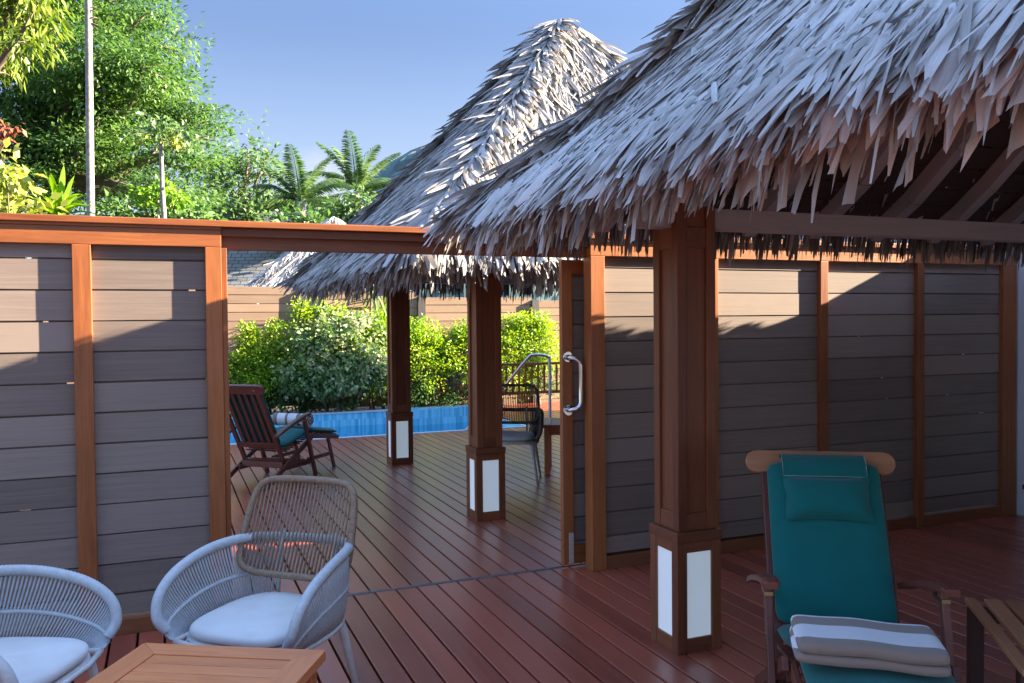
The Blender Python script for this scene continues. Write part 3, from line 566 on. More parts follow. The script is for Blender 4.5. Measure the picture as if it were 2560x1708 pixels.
# ------------------------------------------------------------------ folding deck loungers (front is -y)
def make_lounger(label, loc, rz, wood, headwood):
    L = thing('deck_lounger', label, 'lounger', loc, rz, 'folding wooden loungers with green cushions')
    hy, hz = -.37, .33                   # hinge of back and seat
    def B(s): return Vector((0, hy*s, 1.0+(hz-1.0)*s))       # along the back, 0 at the head
    # head board: slab with round ends
    e = MB(); n = 10; up = (B(0)-B(1)).normalized(); nn = Vector((0, up.z, -up.y)); c = B(.04)+nn*.012; ring = []
    for sgn, a0 in ((1, -90), (-1, 90)):
        for i in range(n+1):
            a = R_(a0+180*i/n); ring.append((sgn*.262+.050*math.cos(a), .050*math.sin(a)))
    k = len(ring); vs = [c+Vector((x, 0, 0))+up*z-nn*.014 for x, z in ring]+[c+Vector((x, 0, 0))+up*z+nn*.014 for x, z in ring]
    e.add(vs, [tuple(range(k))[::-1], tuple(range(k, 2*k))]+[(i, (i+1) % k, (i+1) % k+k, i+k) for i in range(k)], [(v.x, v.z, v.y) for v in vs])
    hb = e.build('headboard', headwood, L, bevel=.004)
    e = MB()
    for x in (-.20, .20): e.tube([c+Vector((x, 0, 0))+nn*.0145, c+Vector((x, 0, 0))+nn*.0165], .012, 10)
    e.build('wood_plug', M_TEAKPALE, hb)
    o = nn*.012
    for x in (-.225, .225): MB().bar(B(.085)+o+Vector((x, 0, 0)), B(1.22)+o+Vector((x, 0, 0)), .045, .026, up=nn).build('back_post', wood, L, bevel=.003)
    for x in (-.15, -.075, 0, .075, .15): MB().bar(B(.085)+o+Vector((x, 0, 0)), B(.86)+o+Vector((x, 0, 0)), .036, .014, up=nn).build('back_slat', wood, L, bevel=.003)
    MB().bar(B(.90)+o+Vector((-.2020, 0, 0)), B(.90)+o+Vector((.2020, 0, 0)), .03, .055, up=up).build('crossbar', wood, L, bevel=.003)
    MB().bar(B(1.18)+o+Vector((-.2020, 0, 0)), B(1.18)+o+Vector((.2020, 0, 0)), .03, .075, up=up).build('crossbar', wood, L, bevel=.003)
    for x in (-1, 1):
        X = Vector((x*.298, 0, 0)); Xi = Vector((x*.268, 0, 0))
        # arm: rises to the front, round nose, upturned tip
        a = MB(); p = [(-.20, .50), (-.32, .545), (-.50, .60), (-.66, .645), (-.76, .662), (-.79, .655)]; pr = [.030, .031, .032, .033, .032, .024]
        vs = []; fs = []; gg = []
        for i, ((y, z), wd) in enumerate(zip(p, pr)):
            for dx, dz in ((-wd, -.013), (wd, -.013), (wd, .010), (wd*.5, .015), (-wd*.5, .015), (-wd, .010)): vs.append(X+Vector((dx, y, z+dz))); gg.append((y, dx, dz))
        for i in range(5): fs += [(i*6+j, i*6+(j+1) % 6, i*6+6+(j+1) % 6, i*6+6+j) for j in range(6)]
        fs += [tuple(range(6))[::-1], tuple(range(30, 36))]; a.add(vs, fs, gg); a.build('armrest', wood, L, bevel=.004)
        q = MB(); q.bar(X+Vector((0, -.68, .630)), X+Vector((0, -.885, 0)), .026, .048, up=(0, 1, 0)); q.build('front_leg', wood, L, bevel=.004)
        q = MB(); q.bar(X+Vector((0, -.62, .60)), X+Vector((0, -.72, .606)), .03, .014)
        q.tube([X+Vector((-.014, -.705, .575)), X+Vector((.014, -.705, .575))], .011, 10); q.build('arm_hinge', M_BRASS, L)
        MB().bar(Xi+Vector((0, -.05, 0)), Xi+Vector((0, -.92, .435)), .024, .05, up=(0, 1, 0)).build('rear_leg', wood, L, bevel=.004)
        MB().bar(Xi+Vector((-x*.026, -.885, .415)), Xi+Vector((-x*.026, -1.43, .335)), .022, .048, up=(0, 0, 1)).build('footrest_rail', wood, L, bevel=.004)
        MB().bar(Xi+Vector((-x*.05, -1.26, .345)), Xi+Vector((-x*.05, -1.38, 0)), .022, .042, up=(0, 1, 0)).build('footrest_leg', wood, L, bevel=.004)
        MB().bar(Xi+Vector((-x*.026, -.335, .15)), Xi+Vector((-x*.026, -.92, .15)), .022, .045).build('side_stretcher', wood, L, bevel=.003)
        MB().bar(Xi+Vector((-x*.05, -.86, .17)), Xi+Vector((-x*.05, -1.325, .17)), .022, .04).build('side_stretcher', wood, L, bevel=.003)
    for y, z in ((-.40, .185), (-.8, .15)): MB().box((-.24, y-.02, z-.03), (.24, y+.02, z+.03)).build('crossbar', wood, L, bevel=.003)
    for i in range(9):
        y = -.46-i*.055; z = .315+.0125*i; MB().obox((0, y, z), (.47, .036, .014)).build('seat_slat', wood, L, bevel=.003)
    for i in range(9):
        y = -.96-i*.055; z = .432-(i*.055)*.147; MB().obox((0, y, z), (.46, .036, .014)).build('footrest_slat', wood, L, bevel=.003)
    # cushion in three runs that meet in creases
    bk = [(B(s)-nn*.008) for s in (.045, .25, .5, .75, .97)]
    cb = pad(-.232, .232, interp([(v.y-.002, v.z) for v in bk], 12), .062, puff=.014).build('back_cushion', M_GREEN, L, smooth=True, sub=1)
    seat = pad(-.235, .235, interp([(-.375, .335), (-.60, .365), (-.90, .448)], 10), .06, puff=.014); seat.build('seat_cushion', M_GREEN, L, smooth=True, sub=1)
    foot = pad(-.232, .232, interp([(-.905, .446), (-1.2, .40), (-1.47, .36)], 10), .055, puff=.012); foot.build('foot_cushion', M_GREEN, L, smooth=True, sub=1)
    # flap over the head with pale stitching, and the small pillow hanging from it
    fl_ = MB(); fr = [-nn*.070, nn*.034]; ctr = B(.0)
    pth = [B(.165)-nn*.088, B(.09)-nn*.090, B(.045)-nn*.066+up*.012, B(.02)-nn*.010+up*.012, B(.04)+nn*.008]
    vs = [p+Vector((x, 0, 0)) for p in pth for x in (-.168, -.05, .05, .168)]+[p+Vector((x, 0, 0))+nn*.004 for p in pth for x in (-.168, -.05, .05, .168)]
    fs = [(i*4+j, i*4+j+1, i*4+5+j, i*4+4+j) for i in range(4) for j in range(3)]; fs += [tuple(q+20 for q in f[::-1]) for f in fs]
    pb = fl_.add(vs, fs).build('pillow_flap', M_GREEN, L, smooth=True)
    st_ = MB(); st_.tube([pth[2]+Vector((-.169, -.001, 0)), pth[1]+Vector((-.169, -.001, 0))-nn*.0005, pth[0]+Vector((-.169, 0, 0))-nn*.001, pth[0]+Vector((.169, 0, 0))-nn*.001, pth[1]+Vector((.169, 0, 0))-nn*.0005, pth[2]+Vector((.169, -.001, 0))], .0014, 5)
    st_.build('stitching', M_THREAD, pb)
    nx, ny = 14, 10; vs = []
    for side in (1, -1):
        for j in range(ny+1):
            for i in range(nx+1):
                u, v = i/nx*2-1, j/ny*2-1; h = max(0, (1-u**4)*(1-v**4))**.6*.062
                pull = 1-.10*(1-abs(u)**2)*abs(v)**3*.6; xw = .178*u*(1-.07*(1-v*v))+.002*math.sin(7*v+side); zz = v*.098*(1-.10*(1-u*u))
                vs.append(B(.165)-up*.098-nn*(.094+side*h*(.8 if side > 0 else .25)+.004*math.sin(5*u)*math.sin(4*v))+Vector((xw, 0, 0))+up*zz)
    a = (nx+1)*(ny+1); fs = [(j*(nx+1)+i, j*(nx+1)+i+1, (j+1)*(nx+1)+i+1, (j+1)*(nx+1)+i) for j in range(ny) for i in range(nx)]
    fs += [tuple(q+a for q in f[::-1]) for f in fs]
    MB().add(vs, fs).build('head_pillow', M_GREEN, L, smooth=True, sub=1)
    return L
make_lounger('green-cushioned wooden lounger with a pale headboard, facing the camera beside the large pillar', (2.637, 2.915, 0), -.563, M_STEAMER, M_TEAKPALE)
make_lounger('dark red wooden lounger seen from behind near the pool, beside the gate post', (.622, 8.515, 0), 2.413, M_STEAMER, M_STEAMER)
# ------------------------------------------------------------------ towels
def stripes(name, fn_stops):
    m, nt, b = mat(name); l = nt.links.new; t = attr(nt, 'tint'); r = ramp(nt, fn_stops); r.color_ramp.interpolation = 'CONSTANT'
    l(t.outputs['Fac'], r.inputs[0]); tcn = N(nt, 'ShaderNodeTexCoord'); n = N(nt, 'ShaderNodeTexNoise', i_Scale=420, i_Detail=2); l(tcn.outputs['Object'], n.inputs['Vector'])
    mm = N(nt, 'ShaderNodeMixRGB', blend_type='MULTIPLY'); mm.inputs[0].default_value = .5; r2 = ramp(nt, [(.3, (.7, .7, .7)), (.65, (1, 1, 1))]); l(n.outputs['Fac'], r2.inputs[0])
    l(r.outputs[0], mm.inputs[1]); l(r2.outputs[0], mm.inputs[2]); l(mm.outputs[0], b.inputs['Base Color']); b.inputs['Roughness'].default_value = .95; b.inputs['Sheen Weight'].default_value = .3
    bp = N(nt, 'ShaderNodeBump', i_Strength=.8, i_Distance=.003); l(n.outputs['Fac'], bp.inputs['Height']); l(bp.outputs[0], b.inputs['Normal']); return m
WH, TP = (.93, .93, .93), (.30, .225, .175)
M_STRIPE = stripes('striped_towelling', [(0, WH), (.11, TP), (.38, WH), (.80, TP)])
M_STRIPE2 = stripes('banded_towelling', [(0, WH), (.2, TP), (.3, WH), (.55, TP), (.62, WH), (.85, TP)])
M_SPIRAL = stripes('dark_banded_towelling', [(0, (.06, .055, .07)), (.35, WH), (.6, (.06, .055, .07)), (.8, WH)])
tw = thing('folded_towel', 'folded white and taupe striped towel lying on the near green lounger', 'towel', (2.637, 2.915, .0), -.563-.06)
prof = []                                # one long strip of cloth folded over and over: a flattened spiral, tint = run across the top
def towel_layer(z0, z1, y0, y1, name, x0=-.245, x1=.245):
    r = (z1-z0)/2; n = 7; pr = []
    for i in range(n+1): a = R_(-90-180*i/n); pr.append((y0+r+math.cos(a)*r*1.0, (z0+z1)/2+math.sin(a)*r))        # front nose
    for i in range(1, 12): pr.append((y0+r+(y1-y0-2*r)*i/12, z1))
    for i in range(n+1): a = R_(90-180*i/n); pr.append((y1-r+math.cos(a)*r, (z0+z1)/2+math.sin(a)*r))
    nx = 26; m_ = len(pr); vs = []; ts = []
    for i in range(nx+1):
        u = i/nx; x = x0+(x1-x0)*u; sag = .004*math.sin(u*4+1)+.0012*math.sin(u*13+z0*50); en = min(1, min(u, 1-u)*11+.45)
        for y, z in pr:
            zz = (z0+z1)/2+(z-(z0+z1)/2)*en; vs.append((x+.004*math.sin(y*40+z0*60)*(u < .01), y+.004*math.sin(u*9+z0*30), zz+sag))
            ts.append(min(1, max(0, (y1-y)/(y1-y0))))
    fs = [(i*m_+j, (i+1)*m_+j, (i+1)*m_+(j+1) % m_, i*m_+(j+1) % m_) for i in range(nx) for j in range(m_)]+[tuple(range(m_)), tuple(range(nx*m_, (nx+1)*m_))[::-1]]
    mb = MB(); mb.add(vs, fs); mb.t = ts; o = mb.build(name, M_STRIPE, tw, smooth=True, sub=1); return o
TY, TZ = -.985, .508
for i, (a, b) in enumerate(((0, .034), (.0330, .074))): towel_layer(TZ+a, TZ+b, TY-.15+(.004 if i < 1 else 0), TY+.135-(.004*i), 'towel_fold', -.20+.006*(i % 2), .26-.004*(i % 2))
rt = thing('rolled_towel', 'rolled white and taupe striped towel lying on the far lounger by the pool', 'towel', (.622, 8.515, 0), 2.413)
n = 90; r0 = .068; vs = []; ts = []; turns = 4.2; cy, cz = -.93, .575; nx = 16; pr = []
for i in range(n+1):
    t = i/n; a = t*turns*2*math.pi; r = .010+(r0-.010)*t; pr.append((cy+math.cos(a)*r, cz+math.sin(a)*r*.94, t))
for k in range(nx+1):
    x = -.21+.42*k/nx
    for y, z, t in pr: vs.append((x+.003*math.sin(y*90), y, z)); ts.append((k/nx*.98) if t > .76 else (t*7.3 % 1))
m_ = n+1; mb = MB(); mb.add(vs, [(k*m_+j, (k+1)*m_+j, (k+1)*m_+j+1, k*m_+j+1) for k in range(nx) for j in range(n)]); mb.t = ts
o = mb.build('towel_roll', M_STRIPE2, rt, smooth=True); q = o.modifiers.new('cloth', 'SOLIDIFY'); q.thickness = .009
for s_ in (-1, 1):                       # the coiled ends show the cloth's darker stripes
    e = MB(); rad = .0645; vs = [(s_*.2125, cy+math.cos(a)*rad*rr, cz+math.sin(a)*rad*rr*.94) for rr in (.05, .3, .55, .8, 1) for a in [2*math.pi*k/28 for k in range(28)]]
    e.add(vs, [(i*28+j, i*28+(j+1) % 28, (i+1)*28+(j+1) % 28, (i+1)*28+j) for i in range(4) for j in range(28)]); e.t = [((i//28)*.23+(i % 28)/28*.8+.1*math.sin(i*2.1)) % 1 for i in range(140)]
    e.build('coiled_end', M_SPIRAL, rt)
# ------------------------------------------------------------------ woven armchairs (front is -y)
def spline(P, n):
    P = [Vector(p) for p in P]; out = []
    for i in range(n):
        s = (len(P)-1)*i/(n-1); j = min(int(s), len(P)-2); t = s-j; a, b, c, d = P[max(j-1, 0)], P[j], P[j+1], P[min(j+2, len(P)-1)]
        out.append(.5*((2*b)+(c-a)*t+(2*a-5*b+4*c-d)*t*t+(3*b-a-3*c+d)*t**3))
    return out
def wrapped(mb, pts, r, pitch, n=9, tint=None):
    """cord wound round a frame tube: one bulge per turn"""
    P = [Vector(p) for p in pts]; tot = sum((b-a).length for a, b in zip(P, P[1:])); k = int(tot/pitch*2); Q = spline(P, k+1)
    mb.tube(Q, [r*(1.0 if i % 2 else .90) for i in range(k+1)], n, t=tint)
def make_chair(label, loc, rz, cord, back, leg, wrap=True):
    C = thing('woven_armchair', label, 'armchair', loc, rz, 'woven cord armchairs')
    half = [(.262, -.245, .455), (.292, -.262, .505), (.306, -.235, .578), (.308, -.15, .640), (.302, -.02, .678), (.283, .11, .693), (.235, .235, .692), (.13, .325, .680), (0, .350, .676)]
    rim = [(-x, y, z) for x, y, z in half[:-1]]+half[::-1]; rim = spline(rim, 120)
    mb = MB(); wrapped(mb, rim, .0205, .0115, 10, .6); mb.build('rim', cord, C, smooth=True)
    hb = [(.235, -.235, .415), (.252, -.17, .405), (.262, -.05, .40), (.258, .08, .40), (.225, .19, .40), (.14, .258, .40), (0, .275, .40)]
    base = spline([(-x, y, z) for x, y, z in hb[:-1]]+hb[::-1], 120)
    mb = MB(); mb.tube(base, .012, 8); mb.tube([base[0], (-.1, -.262, .413), (.1, -.262, .413), base[-1]], .011, 8)
    mb.build('seat_ring', leg, C, smooth=True)
    # upright cords on the two arms, tied by a woven band half way up
    for sg in (0, 1):
        cords = MB(); band = []
        for i in range(58):
            s = i/57*.405+.008; s = s if sg == 0 else 1-s; a = rim[min(119, int(s*119))].lerp(rim[min(119, int(s*119)+1)], s*119 % 1); b = base[min(119, int(s*119))].lerp(base[min(119, int(s*119)+1)], s*119 % 1)
            mid = (a+b)/2; outw = Vector((mid.x, mid.y, 0)).normalized()*.012; mid = a.lerp(b, .52)+outw
            cords.tube([a, a.lerp(mid, .5)+outw*.4, mid, mid.lerp(b, .5)+outw*.4, b], .0042, 5, t=random.random()); band.append(mid)
        wrapped(cords, spline(band, 60), .0085, .008, 7, .6)
        cords.build('arm_weave', cord, C, smooth=True)
    # panel back of strung cord in a wound frame
    def BP(u, v): return Vector((u*1.14,   .165+.135*v, .565+.365*v))+Vector((0, (.2**2-u*u)*.5, 0))
    out = [(-.150, 0), (-.02, -.012), (.150, 0), (.205, .06), (.226, .20), (.224, .5), (.212, .8), (.19, .94), (.14, 1.0), (0, 1.012), (-.14, 1.0), (-.19, .94), (-.212, .8), (-.224, .5), (-.226, .20), (-.205, .06), (-.150, 0)]
    fr = spline([BP(u, v) for u, v in out], 130); mb = MB(); wrapped(mb, fr, .0155, .0105, 9, .6); bf = mb.build('back_frame', back, C, smooth=True)
    mb = MB()
    def span(u):
        lo = 0 if abs(u) < .15 else (abs(u)-.15)/.055*.06; lo = lo if abs(u) < .205 else .06+(abs(u)-.205)/.021*.14
        hi = 1 if abs(u) < .14 else 1-(abs(u)-.14)/.05*.06; hi = hi if abs(u) < .19 else .94-(abs(u)-.19)/.022*.14
        return lo, hi
    for i in range(27):
        u = -.205+.41*i/26; lo, hi = span(u); lean = .010
        for q in (0,): mb.tube([BP(u+q-lean*.5, lo), BP(u+q, (lo+hi)/2)+Vector((0, .006, 0)), BP(u+q+lean*.5, hi)], .0044, 5)
    mb.build('back_strings', back, bf, smooth=True)
    for x in (-.13, .13): MB().tube([(x, .262, .41), (x*1.02, .285, .56), (x*1.0, .318, .715)], .010, 8).build('back_stay', leg, C, smooth=True)
    # cushion, shallow and rounded
    n = 40; outl = []
    for i in range(n):
        a = 2*math.pi*i/n; c, s = math.cos(a), math.sin(a); sg = lambda q: math.copysign(abs(q)**.62, q); outl.append((.243*sg(c)*(1-.10*(s+1)/2), -.005+.255*sg(s)))
    vs = []; rows = [(.90, .428), (.985, .434), (1.0, .449), (.985, .464), (.92, .474), (.75, .480), (.45, .483), (.15, .484)]
    for k, z in rows: vs += [(x*k, y*k, z+.004*math.sin(x*14)*math.cos(y*11)*(k < .95)) for x, y in outl]
    fs = [(r*n+j, r*n+(j+1) % n, (r+1)*n+(j+1) % n, (r+1)*n+j) for r in range(len(rows)-1) for j in range(n)]+[tuple(range(n))[::-1], tuple(range((len(rows)-1)*n, len(rows)*n))]
    MB().add(vs, fs).build('cushion', M_CUSH, C, smooth=True, sub=1)
    n = 36; vs = []
    for k, z in ((1.0, .424), (1.0, .408), (.8, .396)): vs += [(.25*math.copysign(abs(math.cos(a))**.6, math.cos(a))*k, .255*math.copysign(abs(math.sin(a))**.6, math.sin(a))*k, z) for a in [2*math.pi*i/n for i in range(n)]]
    MB().add(vs, [(r*n+j, r*n+(j+1) % n, (r+1)*n+(j+1) % n, (r+1)*n+j) for r in range(2) for j in range(n)]+[tuple(range(n))[::-1], tuple(range(2*n, 3*n))]).build('seat_pan', leg, C, smooth=True)
    for x, y in ((-1, -1), (1, -1), (-1, 1), (1, 1)): MB().tube([(x*.20, y*.185, .405), (x*.215, y*.205, .37), (x*.27, y*.265, 0.0)], [.021, .019, .0105], 10).build('leg', leg, C, smooth=True)
    return C
c1 = make_chair('pale cord armchair with a tan string back, in front of the orange gate post', (.345, 3.41, 0), -.72, M_CORD, M_RATTAN, M_LEGWHITE)
c2 = copy_tree(c1); c2.location = (-.55, 3.29, 0); c2.rotation_euler[2] = R_(64); c2['label'] = 'pale cord armchair cut off by the left edge, turned towards the low table'
make_chair('dark grey woven armchair on the pool deck behind the middle pillar', (3.19, 7.83, 0), -.47, M_GREYCORD, M_GREYCORD, M_LEGWHITE)
# ------------------------------------------------------------------ low tables
def make_table(label, loc, rz):
    T = thing('low_table', label, 'table', loc, rz, 'low square slatted tables'); h = .32; zt = .52; th = .034; fw = .085
    for k in range(4):                   # mitred frame
        a = k*math.pi/2; mt = Matrix.Rotation(a, 3, 'Z'); m_ = MB()
        q = [(-h, -h), (h, -h), (h-fw, -h+fw), (-h+fw, -h+fw)]; q = [(x*(1-.0015) if abs(x) > h-.001 else x, y) for x, y in q]
        vs = [mt @ Vector((x, y, z)) for z in (zt-th, zt) for x, y in q]; vl = [(x, y, z) for z in (zt-th, zt) for x, y in q]
        m_.add(vs, [(3, 2, 1, 0), (4, 5, 6, 7)]+[(i, (i+1) % 4, (i+1) % 4+4, i+4) for i in range(4)], vl); m_.build('frame_board', M_TEAK, T, bevel=.0025)
    n = 7; w_ = (2*h-2*fw-.004)/n
    for i in range(n):
        y = -h+fw+.003+w_*(i+.5); MB().obox((0, y, zt-th/2-.001), (2*h-2*fw-.003, w_-.0035, th-.006)).build('slat', M_TEAK, T, bevel=.002)
    for x in (-1, 1):
        for y in (-1, 1): MB().obox((x*.27, y*.27, (zt-th-.002)/2), (.055, .055, zt-th-.002)).build('leg', M_TEAK, T, bevel=.003)
        MB().box((x*.27-.011, -.242, zt-.11), (x*.27+.011, .242, zt-th-.003)).build('apron', M_TEAK, T, bevel=.002); MB().box((-.242, x*.27-.011, zt-.11), (.242, x*.27+.011, zt-th-.003)).build('apron', M_TEAK, T, bevel=.002)
    return T
ta = -.515; e1 = Vector((math.cos(ta), math.sin(ta), 0)); e2 = Vector((math.sin(ta), -math.cos(ta), 0))
make_table('low orange teak table with slatted top at the bottom left, between two pale armchairs', Vector((-.085, 3.12, 0))+e1*.32+e2*.32, ta)
make_table('teak table beside the far dark armchair, mostly hidden by the gate stile', (4.02, 8.13, 0), -.47)
# slatted side table beside the lounger
sa = -.655; s1 = Vector((math.cos(sa), math.sin(sa), 0)); s2 = Vector((math.sin(sa), -math.cos(sa), 0)); sc = Vector((2.87, 2.40, 0))+s1*.27+s2*.36
T = thing('side_table', 'dark slatted wooden side table to the right of the near green lounger', 'table', sc, sa)
for i in range(7): MB().obox((-.232+i*.077, 0, .49), (.060 if i else .040, .72, .02)).build('slat', M_SLATS, T, bevel=.003)
for y in (-.30, .30): MB().box((-.25, y-.02, .43), (.25, y+.02, .4795)).build('top_rail', M_DARKWOOD, T, bevel=.003)
for x in (-.225, .225):
    MB().obox((x, 0, .16), (.03, .56, .05)).build('stretcher', M_DARKWOOD, T, bevel=.003)
    for y in (-.31, .31): MB().obox((x, y, .2375), (.05, .055, .475)).build('leg', M_DARKWOOD, T, bevel=.003)
# edge of a wooden cabinet by the villa
cb = thing('wood_cabinet', 'edge of a dark brown wooden cabinet at the far right, against the white villa', 'cabinet', (5.2, 3.4, 0))
MB().box((4.83, 3.03, .03), (5.9, 3.55, .545)).build('carcass', M_DARKWOOD, cb, local=False, bevel=.006)
MB().box((4.80, 3.00, .547), (5.93, 3.58, .58)).build('top', M_DARKWOOD, cb, local=False, bevel=.006)
for x in (4.86, 5.38): MB().box((x, 3.012, .08), (x+.49, 3.0285, .52)).build('door', M_DARKWOOD, cb, local=False, bevel=.004)
# ------------------------------------------------------------------ pool handrail, deck railing
hr = thing('pool_handrail', 'bent stainless steel handrail sloping into the pool behind the far armchair', 'handrail', (4.72, 11.2, 0))
a, b, c, e = at(1375, 1040, 11.9), at(1376, 893, 11.9), at(1338, 868, 11.9), at(1130, 1075, 12.6)
a.z = 0; top = b.z+.03
pts = spline([(a.x, a.y, 0), (a.x, a.y, top-.13), (a.x-.02, a.y+.01, top-.03), (a.x-.10, a.y+.04, top), (c.x-.02, c.y, top), (c.x-.12, c.y+.03, top-.06), (c.x*.55+e.x*.45, c.y*.55+e.y*.45, top*.55-.2*.45), (e.x, e.y, -.25)], 40)
MB().tube(pts, .021, 10).build('steel_tube', M_STEEL, hr, local=False, smooth=True)
MB().tube([(a.x, a.y, 0.0), (a.x, a.y, .012)], .045, 16).build('floor_flange', M_STEEL, hr, local=False)
rl = thing('deck_railing', 'low brown balustrade with upright bars, behind the pool handrail', 'railing', (5.4, 13.4, 0))
p0, p1 = Vector((4.98, 13.0, 0)), Vector((6.9, 12.95, 0)); ztop, zbot = .88, .40
for t in (.03, .97): q = p0.lerp(p1, t); MB().obox((q.x, q.y, .45), (.13, .13, .9)).build('railing_post', M_TIMBER, rl, local=False, bevel=.004)
MB().bar(p0+Vector((.1, 0, ztop)), p1+Vector((-.1, 0, ztop)), .09, .04).build('hand_rail', M_TIMBER, rl, local=False); MB().bar(p0+Vector((.125, 0, zbot)), p1+Vector((-.125, 0, zbot)), .05, .05).build('foot_rail', M_TIMBER, rl, local=False)
for i in range(1, 17): q = p0.lerp(p1, i/17); MB().obox((q.x, q.y, (ztop+zbot)/2), (.028, .028, ztop-zbot-.05)).build('baluster', M_TIMBER, rl, local=False)
# ------------------------------------------------------------------ hedge behind the pool
def shrub(label, x, y, h, r, material, size, seed, name='golden_shrub', twigs=78, leaves=46, spikes=9, group='golden hedge shrubs behind the pool', aspect=.5, z0=-.02, trunk=.03, **k):
    random.seed(seed); lobes = [(Vector((x, y, h*.50)), r*.85)]
    for i in range(7):
        a = random.uniform(0, 6.28); lobes.append((Vector((x+math.cos(a)*r*.6, y+math.sin(a)*r*.35, h*random.uniform(.38, .72))), r*random.uniform(.42, .6)))
    for i in range(spikes):
        a = random.uniform(-1, 1)*r*.85; hh = h*random.uniform(.82, 1.06)*(1-.18*abs(a)/r)
        for q in range(3): lobes.append((Vector((x+a+.03*q, y+random.uniform(-.15, .15), hh-.09*q)), .05+.035*q))
    low = [(Vector((x+random.uniform(-.8, .8)*r, y-.05+random.uniform(-.2, .15), h*random.uniform(.12, .3))), r*.4) for _ in range(6)]
    o_ = broadleaf(name, label, (x, y, z0), lobes, trunk, size, twigs, leaves, material, 'shrub', M_BARK, group, twig_r=.085, squash=.9, shell=.35, aspect=aspect, droop=.1, fork=(x, y, h*.2), **k)
    crown('shade_toned_leaves', low, 60, 30, .07, M_TREE, o_, squash=.9, twig_r=.09, shell=.3, aspect=.5, tint=(0, .5)); return o_  # dark tree-leaf colour paints the shade at the foot of the shrub
HB = [(at(585, 900, 15.0), 1.28, .62, 'golden hedge shrub at the left end, beside the orange gate post'), (at(660, 900, 14.9), 1.58, .6, 'golden hedge shrub left of the variegated bush, with tall pale shoots'), (at(800, 850, 15.0), 2.02, .72, 'tallest golden shrub, rising behind the variegated bush'),
      (at(915, 860, 15.0), 1.72, .6, 'golden shrub behind the right side of the variegated bush'), (at(1065, 900, 15.1), 1.60, .55, 'golden shrub just right of the far pillar'), (at(1150, 900, 15.1), 1.55, .58, 'golden shrub left of the middle pillar'), (at(1290, 860, 15.1), 1.66, .6, 'golden shrub behind the balustrade'), (at(1395, 840, 15.2), 1.75, .6, 'golden shrub half hidden by the gate stile')]
for i, (p, h, r, lb) in enumerate(HB): shrub(lb, p.x, 14.62, h, r, M_GOLD, .056, 20+i, trunk=.035)
random.seed(61); vb = at(842, 880, 14.2); vx, vy = vb.x, 14.42
lob = [(Vector((vx+dx, vy+dy, z)), r) for dx, dy, z, r in ((0, 0, 1.0, .55), (-.55, .05, .80, .40), (.55, .05, .9, .45), (-.25, -.1, 1.25, .4), (.35, -.1, 1.32, .42), (.05, .1, 1.5, .36), (-.7, 0, .72, .28), (.7, .0, .78, .3), (0, -.2, .86, .42), (.3, -.2, .82, .34), (-.32, -.2, .80, .34))]
vr = thing('variegated_bush', 'rounded bush with cream-edged leaves on bare pale stems at the pool edge', 'bush', (vx, vy, 0))
mb = MB()
for dx, ex in ((-.10, -.25), (.03, .02), (.10, .33), (.26, .58), (-.02, .12)): limb(mb, (vx+dx, vy, -.02), (vx+ex, vy+random.uniform(-.1, .1), .85), .024, .010, .06)
mb.build('trunk', M_PALEBARK, vr, local=False, smooth=True)
crown('crown', lob, 240, 34, .075, M_VARI, vr, squash=.9, twig_r=.09, shell=.62, aspect=.72, droop=.5)
def rosette(name, label, base, n, ln, wd, material, cat='plant', trunk_h=.0, up=(.3, 1.2), bend=.8, group=None, trunk_r=.03):
    """strap leaves fanning from the top of a short stem"""
    root = thing(name, label, cat, tuple(base), 0, group); b = Vector(base); V = []; Q = []; T = []
    mb = MB(); limb(mb, b, b+Vector((0, 0, max(.08, trunk_h))), trunk_r, trunk_r*.8, .02); mb.build('stem', M_BARK, root, local=False, smooth=True)
    for i in range(n):
        a = i*2.4+random.uniform(-.3, .3); el = random.uniform(*up); l_ = ln*random.uniform(.7, 1.15); d = Vector((math.cos(a)*math.cos(el), math.sin(a)*math.cos(el), math.sin(el))); s = Vector((-math.sin(a), math.cos(a), 0)); p0 = b+Vector((0, 0, trunk_h+random.uniform(-.1, .05))); o = len(V); t = random.random()
        for k in range(7):
            q = k/6; p = p0+d*l_*q-Vector((0, 0, 1))*bend*l_*q*q*math.cos(el); w_ = wd*(math.sin(math.pi*min(1, .12+q*.88))**.7 if q < 1 else .02)
            V += [p-s*w_/2+Vector((0, 0, w_*.2)), p, p+s*w_/2+Vector((0, 0, w_*.2))]; T += [t]*3
        for k in range(6):
            for j in (0, 1): Q.append((o+k*3+j, o+k*3+j+1, o+k*3+4+j, o+k*3+3+j))
    quads('leaves', [tuple(v) for v in V], Q, T, material, root); return root
random.seed(5); p = at(958, 780, 14.9); rosette('dracaena', 'spiky green strap-leaf plant beside the far pillar', (p.x, 14.75, .0), 34, .62, .045, M_LIME, trunk_h=1.55, up=(-.2, 1.35), bend=.5)
p = at(935, 700, 14.9); rosette('dracaena', 'grey-green drooping strap-leaf plant leaning left of the far pillar under the thatch', (p.x, 14.9, 0), 36, .7, .04, M_TREE3, trunk_h=2.15, up=(-.4, 1.2), bend=.9)
